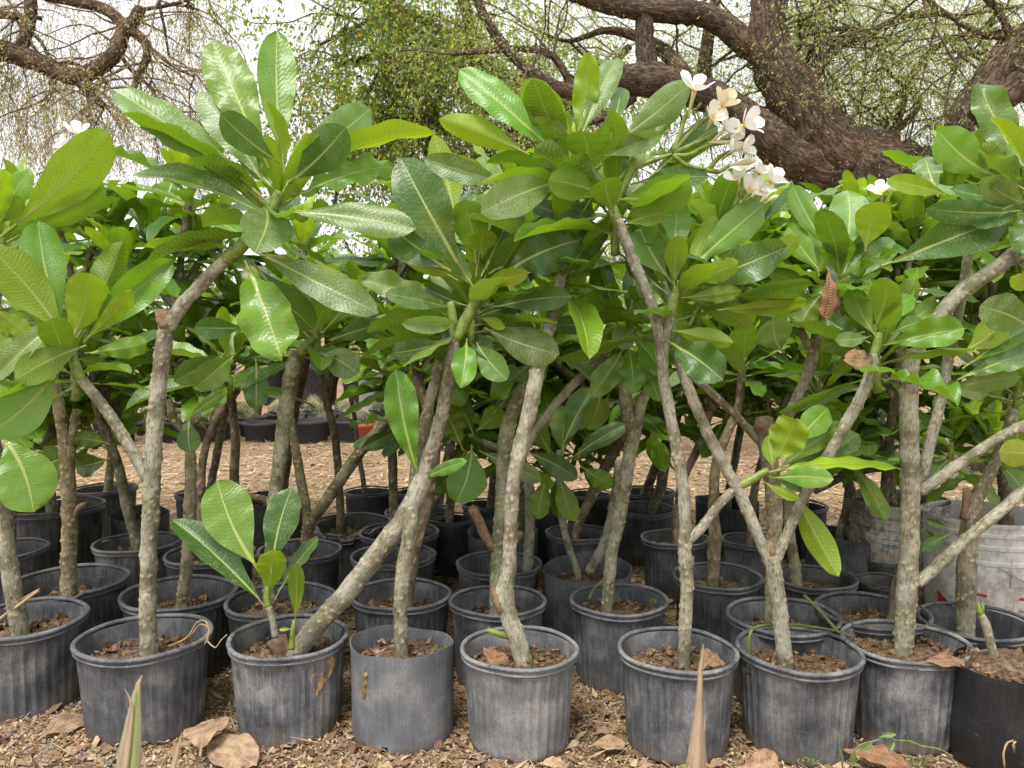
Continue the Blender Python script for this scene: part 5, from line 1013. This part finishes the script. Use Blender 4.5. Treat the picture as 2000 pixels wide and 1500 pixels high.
# left tree with bare brown hanging twigs
YL = 6.0
base = [(Vector((P(-260, 640, YL).x, YL, -.1)), .3), (P(-250, 500, YL), .24), (P(-180, 200, YL), .2), (P(-90, 90, YL), .16)]
make_tree('mesquite_tree', 'mesquite tree at the left with crooked limb and brown hanging twigs', YL, base, [
    [(-100, 100, 50), (-20, 95, 46), (50, 112, 42), (110, 138, 38), (150, 150, 36), (195, 130, 34), (228, 100, 32), (240, 65, 30), (262, 40, 28), (275, 15, 22)], [(145, 150, 26), (175, 180, 20), (205, 210, 13)], [(40, 95, 26), (55, 55, 25), (60, 10, 25), (55, -60, 24)], [(90, -8, 22), (150, 3, 24), (205, 18, 24), (245, 50, 24), (285, 85, 20), (285, 120, 17), (268, 150, 14), (262, 175, 10)], [(-20, 25, 20), (30, 32, 14), (80, 35, 9)]],
    [[(100, 135, 12), (130, 120, 10), (155, 128, 8)], [(230, 95, 11), (250, 130, 9), (300, 180, 7), (330, 260, 5)], [(290, 95, 8), (340, 130, 7), (380, 150, 6)], [(270, 20, 9), (330, 10, 8), (400, -10, 7)], [(60, 60, 9), (90, 100, 7), (100, 180, 5)], [(310, 0, 8), (322, 60, 6), (330, 110, 5)]],
    dict(n=80, L=(.5, 1.2), tw=13, tl=(.3, .75), den=60, sp=.03, ll=(.014, .034), lw=(.2, .36), droop=.08, hang=1.0, pal=GB, bias=(0, .8, -.05), pale=True), 64)
# thin leafless shrubs and far bushes that close the view between the plumerias
def bush(px, Y, h, wd, seed, lab, pal, den=40, n=44):
    x = P(px, 640, Y).x
    g = random.Random(seed)
    base = [(Vector((x, Y, -.05)), .05), (Vector((x+.05, Y, h*.25)), .04)]
    limbs = []
    for k in range(6):
        a = g.uniform(-1, 1)*wd/2; pz = lambda z, dx: proj((x+dx, Y, z))
        q0, q1, q2 = pz(h*.15, 0), pz(h*.5, a*.6), pz(h*g.uniform(.75, 1), a); s = F/Y
        limbs.append([(q0[0], q0[1], .05*s), (q1[0], q1[1], .035*s, g.uniform(-.4, .4)), (q2[0], q2[1], .02*s, g.uniform(-.6, .6))])
    make_tree('bush', lab, Y, base, limbs, [], dict(n=n, L=(.4, h*.45), tw=12, tl=(.25, .6), den=den, sp=.05, ll=(.04, .1), lw=(.35, .55), droop=.03, hang=.2, pal=pal), seed, cat='bush')
GF = GP*.9; 
for i, (px, Y, h, wd, lab, pal, den) in enumerate([(60, 15, 3.2, 4.5, 'pale twiggy bush beyond the straw, left behind the backlit leaves', GB, 12), (300, 16, 2.6, 4, 'brownish dry bush far behind the tall pale plumeria', GB, 14), (520, 18, 2.4, 4.5, 'far green bush behind the silvery trunk', GP, 30), (800, 15, 2.7, 4, 'dense far bush left of the middle plumerias', GP, 34), (1100, 15, 2.8, 4.5, 'dense far bush behind the middle plumerias', GP, 34), (1400, 14, 2.8, 4.2, 'far bush under the mesquite limb', GM, 34), (1700, 14, 2.7, 4.5, 'far bush behind the grey bucket', GP, 34), (1980, 13, 2.7, 4, 'far bush at the right edge behind the white bucket', GM, 34)]):
    bush(px, Y, h, wd, 80+i, lab, pal, den)

# ------------------------------------------------------------------ far side of the straw yard: small pots of cactus seedlings, black pots, a white pail
M_FARPOT = plain('grey black far pots', rgb(.05, .052, .06), .6, .3, 25)
M_TERRA = plain('terracotta plastic', rgb(.42, .11, .05), .6, .3, 25)
M_CACT = plain('cactus skin', rgb(.15, .17, .1), .7, .2, 60); M_SPINE = plain('straw spines', rgb(.5, .4, .24), .8, .1)
def lathe_mesh(nm, prof, seg, mat):
    b = MB(); th = np.arange(seg)/seg*2*math.pi
    v = np.concatenate([np.stack([np.cos(th)*r, np.sin(th)*r, np.full(seg, z)], 1) for r, z in prof])
    b.add(v, [(i*seg+j, i*seg+(j+1) % seg, (i+1)*seg+(j+1) % seg, (i+1)*seg+j) for i in range(len(prof)-1) for j in range(seg)]); o = b.build(nm, mat); me = o.data; bpy.data.objects.remove(o); return me
POTM = lathe_mesh('far_pot', [(.001, 0), (.40, 0), (.42, .02), (.47, .44), (.5, .45), (.5, .52), (.47, .52), (.44, .4)], 28, M_FARPOT)
POTT = lathe_mesh('far_pot', [(.001, 0), (.36, 0), (.38, .02), (.46, .5), (.5, .52), (.5, .66), (.47, .66), (.44, .5)], 28, M_TERRA)
SOILM = lathe_mesh('far_soil', [(.001, .02), (.2, .014), (.455, 0)], 20, M_SOIL)
cb = MB(); th = np.arange(24)/24*2*math.pi; V = []
for i in range(9):
    a = -1.2+i/8*2.75; r = math.cos(a)*(.5+.06*np.cos(th*12)); V.append(np.stack([np.cos(th)*r, np.sin(th)*r, np.full(24, .5+.5*math.sin(a))], 1))
cb.add(np.concatenate(V), [(i*24+j, i*24+(j+1) % 24, (i+1)*24+(j+1) % 24, (i+1)*24+j) for i in range(8) for j in range(24)]); o = cb.build('cactus_body', M_CACT); CACT = o.data; bpy.data.objects.remove(o)
sb = MB(); g = np.random.default_rng(9)
for k in range(170):
    a, e = g.uniform(0, 6.28), g.uniform(-.3, 1.5); d = np.array([math.cos(a)*math.cos(e), math.sin(a)*math.cos(e), math.sin(e)]); p = np.array([0, 0, .5])+d*.5; q = p+d*.2+g.normal(0, .13, 3); s = np.cross(d, [.2, .5, .8])*.03
    sb.add([p-s, p+s, q], [(0, 1, 2)])
o = sb.build('spines', M_SPINE, smooth=False); SPN = o.data; bpy.data.objects.remove(o)
def inst(nm, me, parent, loc=(0, 0, 0), s=(1, 1, 1), rz=0, col=None):
    o = bpy.data.objects.new(nm, me); COL.objects.link(o); o.parent = parent; o.location = loc; o.scale = s; o.rotation_euler[2] = rz
    if col: o.color = col
    return o
ORD = 'first second third fourth fifth sixth seventh eighth ninth tenth eleventh twelfth thirteenth fourteenth'.split()
def far_pot(x, y, d, me, lab, grp, cactus):
    r_ = empty('small_pot', (x, y, 0), lab, 'plant pot', grp); inst('pot_wall', me, r_, s=(d, d, d)); inst('soil', SOILM, r_, (0, 0, d*.43 if me is POTM else d*.56), (d*1.0, d*1.0, d))
    if cactus:
        s = d*rnd.uniform(.38, .55); cz = (d*.42 if me is POTM else d*.55)
        c = empty('cactus', (x+rnd.uniform(-.02, .02), y, cz), ('round spiny cactus in the '+lab)[:150], 'cactus', 'cactus seedlings in the far pots')
        b_ = inst('body', CACT, c, s=(s, s, s), rz=rnd.uniform(0, 6)); inst('spines', SPN, c, s=(s, s, s), rz=rnd.uniform(0, 6))['kind'] = 'stuff'
for row, (y0, d, n, x0, st) in enumerate(((7.25, .36, 7, -3.55, .43), (7.65, .26, 9, -3.75, .33), (8.0, .26, 9, -3.9, .34), (8.4, .26, 9, -4.1, .34), (8.8, .26, 9, -4.25, .35), (9.2, .26, 9, -4.4, .36))):
    for i in range(n):
        x = x0+i*st+rnd.uniform(-.03, .03); t = (row == 1 and i == 7)
        far_pot(x, y0+rnd.uniform(-.04, .04), d*rnd.uniform(.9, 1.06), POTM, f'wide low pot, {ORD[i]} from left edging the far cactus bed' if row == 0 else f'small pot, {ORD[i]} from left in far cactus row {["two", "three", "four", "five", "six"][row-1]}', 'wide low pots edging the far cactus bed' if row == 0 else 'small pots of the far cactus bed', rnd.random() < .85)
far_pot(P(716, 800, 7.35).x, 7.2, .27, POTT, 'orange terracotta pot fronting the far cactus bed', None, True)
far_pot(P(1128, 780, 8.2).x, 8.2, .3, POTT, 'orange pot glimpsed under the middle plumeria leaves', None, False)
for i in range(4): far_pot(P(1100, 640, 8).x+.02+i*.3-.3, 8.0+.4*(i % 3), .26, POTM, f'small pot, {ORD[i]} from left beside the far orange pot', 'small pots of the far cactus bed', True)
for i, x in enumerate((-3.9, -3.2, -2.55, -1.95, -1.15, .6, 1.25, 3.0, 3.7, 4.4)):
    r_ = empty('large_pot', (x, 10.6+.2*(i % 2), 0), f'large black nursery pot, {ORD[i]} from left in the row beyond the cactus bed', 'plant pot', 'large black pots in the far row'); inst('pot_wall', POTM, r_, s=(.62, .62, 1.05)); inst('soil', SOILM, r_, (0, 0, .44), (.62, .62, .6))
M_PAIL = bucket_material('far white pail', rgb(.62, .62, .6), rgb(.3, .27, .24), .5)
PAILM = lathe_mesh('pail', [(.001, 0), (.42, 0), (.43, .02), (.47, 1.0), (.5, 1.01), (.5, 1.06), (.49, 1.07), (.49, 1.2), (.46, 1.2)], 36, M_PAIL)
c = PZ(733, 815, 0); r_ = empty('plastic_pail', (c.x, c.y, 0), 'tall white plastic pail with blue print beyond the cactus bed', 'bucket'); inst('pail_wall', PAILM, r_, s=(.4, .4, .5))
for z0, h_ in ((.42, .012), (.33, .05), (.3, .012)): bar_on_cylinder(r_, R(-30), R(18), z0, z0+h_, lambda z: .4*(.43+.04*z/.5), M_BLUE, 'printed_mark')

# ------------------------------------------------------------------ on the ground at the front
M_TWIGX = 0
def dry(px, py, L, ang, lab, col, z=.012, k=0, up=None, w_=.45):
    c = PZ(px, py, z); a = R(ang); d = Vector((math.cos(a), math.sin(a), 0)); p0, p1 = c-d*L/2, c+d*L/2
    r_ = bpy.data.objects.new('dry_leaf', DRY[k % 4]); COL.objects.link(r_); n = (up or Vector((.1, -.35, 1))).normalized(); ax = d; zz = (n-ax*n.dot(ax)).normalized(); x = ax.cross(zz); wd = L*w_
    r_.matrix_basis = Matrix(((x.x*wd, ax.x*L, zz.x*L*.8, p0.x), (x.y*wd, ax.y*L, zz.y*L*.8, p0.y), (x.z*wd, ax.z*L, zz.z*L*.8, p0.z), (0, 0, 0, 1)))
    r_.color = (*col, 0); tag(r_, lab, 'dead leaf', 'dead leaves on the ground')
TAN, BRN, RST = (.38, .265, .165), (.26, .16, .09), (.28, .15, .08)
dry(405, 1440, .17, 100, 'large tan dead leaf standing upright between two front pots', TAN, .05, 0, Vector((.1, -1, .35)), .62)
dry(445, 1470, .20, -35, 'long curled tan dead leaf lying below the upright one', (.4, .28, .175), .018, 1, None, .5)
dry(122, 1422, .13, 65, 'wrinkled grey brown dead leaf beside the pot with wet foot', (.34, .24, .16), .02, 2, None, .6)
dry(960, 1285, .09, 80, 'dead brown leaf stuck inside the dustiest pot', RST, .24, 3, Vector((0, -.9, .5)), .7)
dry(1385, 1292, .10, 60, 'dead brown leaf lying in the pot behind the dry blade', BRN, .23, 1, Vector((.1, -.6, .8)), .6)
dry(1185, 1455, .09, 10, 'small pale curled dead leaf in the gap between pots', TAN, .02, 2, None, .5)
dry(1480, 1490, .11, 20, 'broad dead leaf at the foot of the bent stalk pot', (.4, .26, .16), .03, 3, Vector((0, -.8, .6)), .55)
dry(1700, 1480, .15, -25, 'long rusty dead leaf lying under the green vine', RST, .03, 0, None, .4)
dry(1840, 1295, .11, 5, 'dark dead leaf inside the striped pot', BRN, .235, 2, None, .4)
dry(615, 1350, .055, 80, 'fragment of dead leaf stuck in mud on the muddy pot', BRN, .11, 1, Vector((.2, -1, .1)), .35)
for i, (px, nm) in enumerate(((70, 'pot with wet foot'), (270, 'second front pot'), (560, 'muddy pot'), (785, 'smooth sheet plastic pot'), (1010, 'dustiest pot'), (1180, 'slate grey pot'), (1330, 'pot behind the dry blade'), (1560, 'pot with bent stalk'), (1770, 'striped pot'))):
    for cn, cc in (('pale tan', TAN), ('dark brown', BRN), ('straw coloured', (.5, .38, .22))):
        dry(px+rnd.uniform(-100, 100), rnd.uniform(1410, 1496), rnd.uniform(.035, .075), rnd.uniform(0, 180), f'small shrivelled {cn} dead leaf on the chips by the {nm}', cc, .012, i+int(cc[0]*10), Vector((rnd.uniform(-.4, .4), rnd.uniform(-.5, .1), 1)), rnd.uniform(.3, .6))
# scrap of black plastic
b = MB(); v = []
for i in range(9):
    t = i/8; c = PZ(80+t*140, 1462+t*26+3*math.sin(i*2), .012+.006*math.sin(i*1.7)); 
    for s in (-1, 1): v.append(c+Vector((.0, s*.014*(1.2-.5*abs(t-.5)), .004*math.sin(i*2.3+s))))
b.add(v, [(2*i, 2*i+2, 2*i+3, 2*i+1) for i in range(8)]); o = b.build('plastic_scrap', M_POT); o.color = (.07, .075, .085, .7); tag(o, 'torn strip of dark plastic film on the ground', 'plastic scrap')
# fallen green stalks across the rims
def stalk(lab, pts, w0, mat=None, name='leaf_stalk', cat='stalk', kind=None):
    b = MB(); tube(b, [(Vector(p), w0*(1-.25*i/len(pts))) for i, p in enumerate(pts)], 8, .01, rough=.08); tag(b.build(name, mat or M_STALK), lab, cat)
M_STALK = plain('cut green stalk', rgb(.12, .16, .045), .5, .35, 40)
YG, YO, YN = POT['G']['Y'], POT['O']['Y'], POT['N']['Y']
stalk('green stalk bent over the rim of a front pot like a hoop', [P(1462, 1285, YG), P(1464, 1245, YG), P(1475, 1226, YG+.02), P(1520, 1220, YG+.08), P(1570, 1222, YG+.12), P(1630, 1232, YG+.1), P(1662, 1243, YG+.08)], .0042)
stalk('short straight green stalk leaning from the pot behind the bent one', [P(1570, 1162, YO-.1), P(1605, 1198, YO-.14), P(1638, 1236, YO-.16)], .0042)
stalk('curved green stalk in the slate grey pot', [P(1150, 1172, YN), P(1162, 1148, YN), P(1184, 1130, YN)], .0042)
M_ROOT = plain('dry root', rgb(.45, .33, .19), .85, .15, 50)
YB_ = POT['B']['Y']
for i, q in enumerate(([(330, 1262), (365, 1245), (385, 1215), (402, 1214), (408, 1235), (400, 1258)], [(345, 1258), (372, 1240), (392, 1219), (408, 1228), (406, 1250)], [(405, 1252), (420, 1265), (432, 1250), (443, 1240)])):
    stalk(('long dry root looping over the rim of the second front pot', 'short dry root lying inside the rim of the second front pot', 'dry root tip dangling outside the second front pot')[i], [P(x, y, YB_-.1-.01*k) for k, (x, y) in enumerate(q)], .0016, M_ROOT, 'dry_root', 'root')
for q, lab in (([(1962, 1500), (1960, 1470), (1968, 1450), (1978, 1446), (1982, 1470), (1978, 1455), (1984, 1448)], 'dry curled tendril in front of the fabric grow bag'), ([(1150, 1405), (1175, 1412), (1195, 1412)], 'pale dry twig on the litter between two pots')):
    stalk(lab, [PZ(x, min(y, 1498), .02) if 'twig' in lab else P(x, y, 1.72) for x, y in q], .0022, M_ROOT, 'dry_twig', 'twig')
stalk('dry splinter lying over the rim of the left end pot', [P(-4, 1212, POT['A']['Y']), P(40, 1180, POT['A']['Y']-.02), P(74, 1154, POT['A']['Y']-.02)], .005, M_ROOT, 'dry_twig', 'twig')
# weeds at the right
M_WEED = plain('weed green', rgb(.16, .24, .09), .6, .3, 50)
def weed(lab, Y, px, stems_, leaves):
    c = P(px, 1500, Y); root = empty('weed', (c.x, Y, 0), lab, 'weed')
    for q in stems_:
        b = MB(); tube(b, [(P(x, y, Y), .0016) for x, y in q], 6, .008); b.build('stem', M_WEED, root, root.location)
    for bx, by, tx, ty, w_ in leaves:
        p0, p1 = P(bx, by, Y), P(tx, ty, Y-.01); put_leaf(root, p0, p1, w_*Y/F, Vector((.1, -.8, .6)), (.14, .22, .08), .1)
weed('pale green creeping vine arching in front of the striped pot', 1.66, 1700, [[(1660, 1500), (1664, 1475), (1680, 1455), (1712, 1446), (1735, 1437), (1748, 1446), (1775, 1447), (1800, 1457), (1830, 1462), (1850, 1472), (1868, 1498)]], [(1665, 1500, 1668, 1468, 11), (1672, 1472, 1704, 1450, 10), (1714, 1440, 1750, 1434, 10), (1748, 1446, 1735, 1468, 9)])
weed('small weed with a rosette of narrow pale leaves', 1.66, 1790, [], [(1792, 1500, 1776, 1474, 7), (1794, 1500, 1792, 1472, 7), (1796, 1500, 1806, 1474, 7), (1790, 1502, 1774, 1486, 7), (1798, 1502, 1814, 1480, 7)])
weed('thin upright grass blade before the bent stalk pot', 1.66, 1640, [[(1646, 1500), (1640, 1460), (1638, 1432)]], [(1650, 1500, 1638, 1458, 6)])
weed('feathery little weed at the foot of the bent stalk pot', 1.66, 1580, [[(1584, 1500), (1582, 1484), (1570, 1478)], [(1584, 1492), (1600, 1486)]], [(1560+i*5, 1480, 1557+i*5, 1472 if i % 2 else 1488, 3) for i in range(8)]+[(1586+i*4, 1486, 1584+i*4, 1494 if i % 2 else 1479, 3) for i in range(5)])
weed('two tiny round green seedlings in the smooth sheet plastic pot', POT['D']['Y'], 848, [[(848, 1276), (847, 1264)], [(866, 1274), (866, 1264)]], [(847, 1266, 840, 1260, 8), (847, 1266, 855, 1260, 8), (866, 1266, 860, 1260, 8), (866, 1266, 873, 1261, 8)])
weed('tiny round green seedling in the slate grey pot', POT['N']['Y'], 1276, [[(1276, 1184), (1276, 1174)]], [(1276, 1177, 1270, 1171, 8), (1276, 1177, 1282, 1172, 8), (1276, 1177, 1276, 1168, 7)])
def blade_material():
    m = NT('fibrous blade'); al = m.n('Attribute', attribute_name='along').outputs['Vector']; c = m.tone()[0]
    n = m.noise(m.scale(al, (26, 26, 1.2)), 1., 4, .7); k = m.noise(m.obj(), 45, 4, .6)
    c = m.mix(m.math('MULTIPLY', m.ramp(n, .5, .62), .55), c, m.mix(1., c, rgb(.45, .4, .34), 'MULTIPLY')); c = m.mix(m.math('MULTIPLY', m.ramp(k, .58, .7), .5), c, rgb(.2, .13, .075))
    return m.done(m.bsdf(c, .7, .2, m.bump(n, .5, .004)))
M_BLADE = blade_material()
# pointed blades of a plant standing below the frame, close to the lens
def blade(root, pts, ws, col, nm='blade', dryc=None):
    """pts in world, ws full widths; a folded, tapering blade with real thickness"""
    b = MB(); n = len(pts); v = []; c = []
    for i, (p, w_) in enumerate(zip(pts, ws)):
        t = (pts[min(n-1, i+1)]-pts[max(0, i-1)]).normalized(); s = t.cross(Vector((0, -1, .1))).normalized(); q = t.cross(s)
        for a, d in ((-.5, 0), (-.2, .16), (0, .24), (.2, .16), (.5, 0), (0, .05)): v.append(p+s*w_*a+q*w_*d); c.append((*((col if abs(a) < .45 else (.55, .5, .36)) if dryc is None or i < dryc else (.5, .38, .25)), 1))
    f = [(i*6+j, i*6+(j+1) % 6, (i+1)*6+(j+1) % 6, (i+1)*6+j) for i in range(n-1) for j in range(6)]
    b.add(v, f, np.array(c), np.array([(j*.25, 0, i*.4) for i in range(n) for j in range(6)])); return b.build(nm, M_BLADE, root, root.location)
Yb = .95
root = empty('spiky_plant', (P(250, 1500, Yb).x, Yb, 0), 'pointed green blade with pale edges and dry split tip close to the lens', 'spiky plant')
def bl(root, px, w_, col, dryc=None):
    Y = root.location.y
    pts = [P(x, y, Y) for x, y in px]; g0 = Vector((root.location.x+(pts[0].x-root.location.x)*.3, Y+.02, .0)); pts = [g0, (g0*.4+pts[0]*.6)]+pts
    ws = [q*Y/F for q in w_]; return blade(root, pts, [ws[0]*1.1, ws[0]*1.1]+ws, col, dryc=dryc)
bl(root, [(246, 1540), (254, 1470), (262, 1400), (266, 1360), (270, 1335), (278, 1318)], [54, 48, 30, 18, 9, 1.5], (.2, .3, .07), 6)
bl(root, [(236, 1540), (250, 1450), (258, 1385), (252, 1362), (243, 1344)], [22, 16, 8, 5, 1], (.5, .42, .3), 0)
bl(root, [(290, 1540), (278, 1470), (270, 1445)], [8, 5, 1], (.5, .42, .3), 0)
root = empty('spiky_plant', (P(335, 1500, Yb).x, Yb, 0), 'single blurred dry tan blade tip at the bottom, near the green blade', 'spiky plant')
bl(root, [(328, 1560), (338, 1500), (348, 1460), (356, 1430)], [20, 13, 8, 2], (.5, .34, .2), 0)
root = empty('spiky_plant', (P(1362, 1500, .9).x, .9, 0), 'tall dry pointed tan blade standing blurred before a front pot', 'spiky plant')
bl(root, [(1356, 1560), (1358, 1500), (1362, 1430), (1366, 1370), (1368, 1310), (1374, 1258)], [46, 40, 25, 14, 10, 1.5], (.5, .35, .22), 0)
bl(root, [(1378, 1560), (1376, 1500), (1373, 1440), (1378, 1392)], [14, 11, 7, 1], (.44, .3, .19), 0)
bl(root, [(1336, 1560), (1344, 1510), (1352, 1476)], [16, 10, 2], (.42, .28, .17), 0)
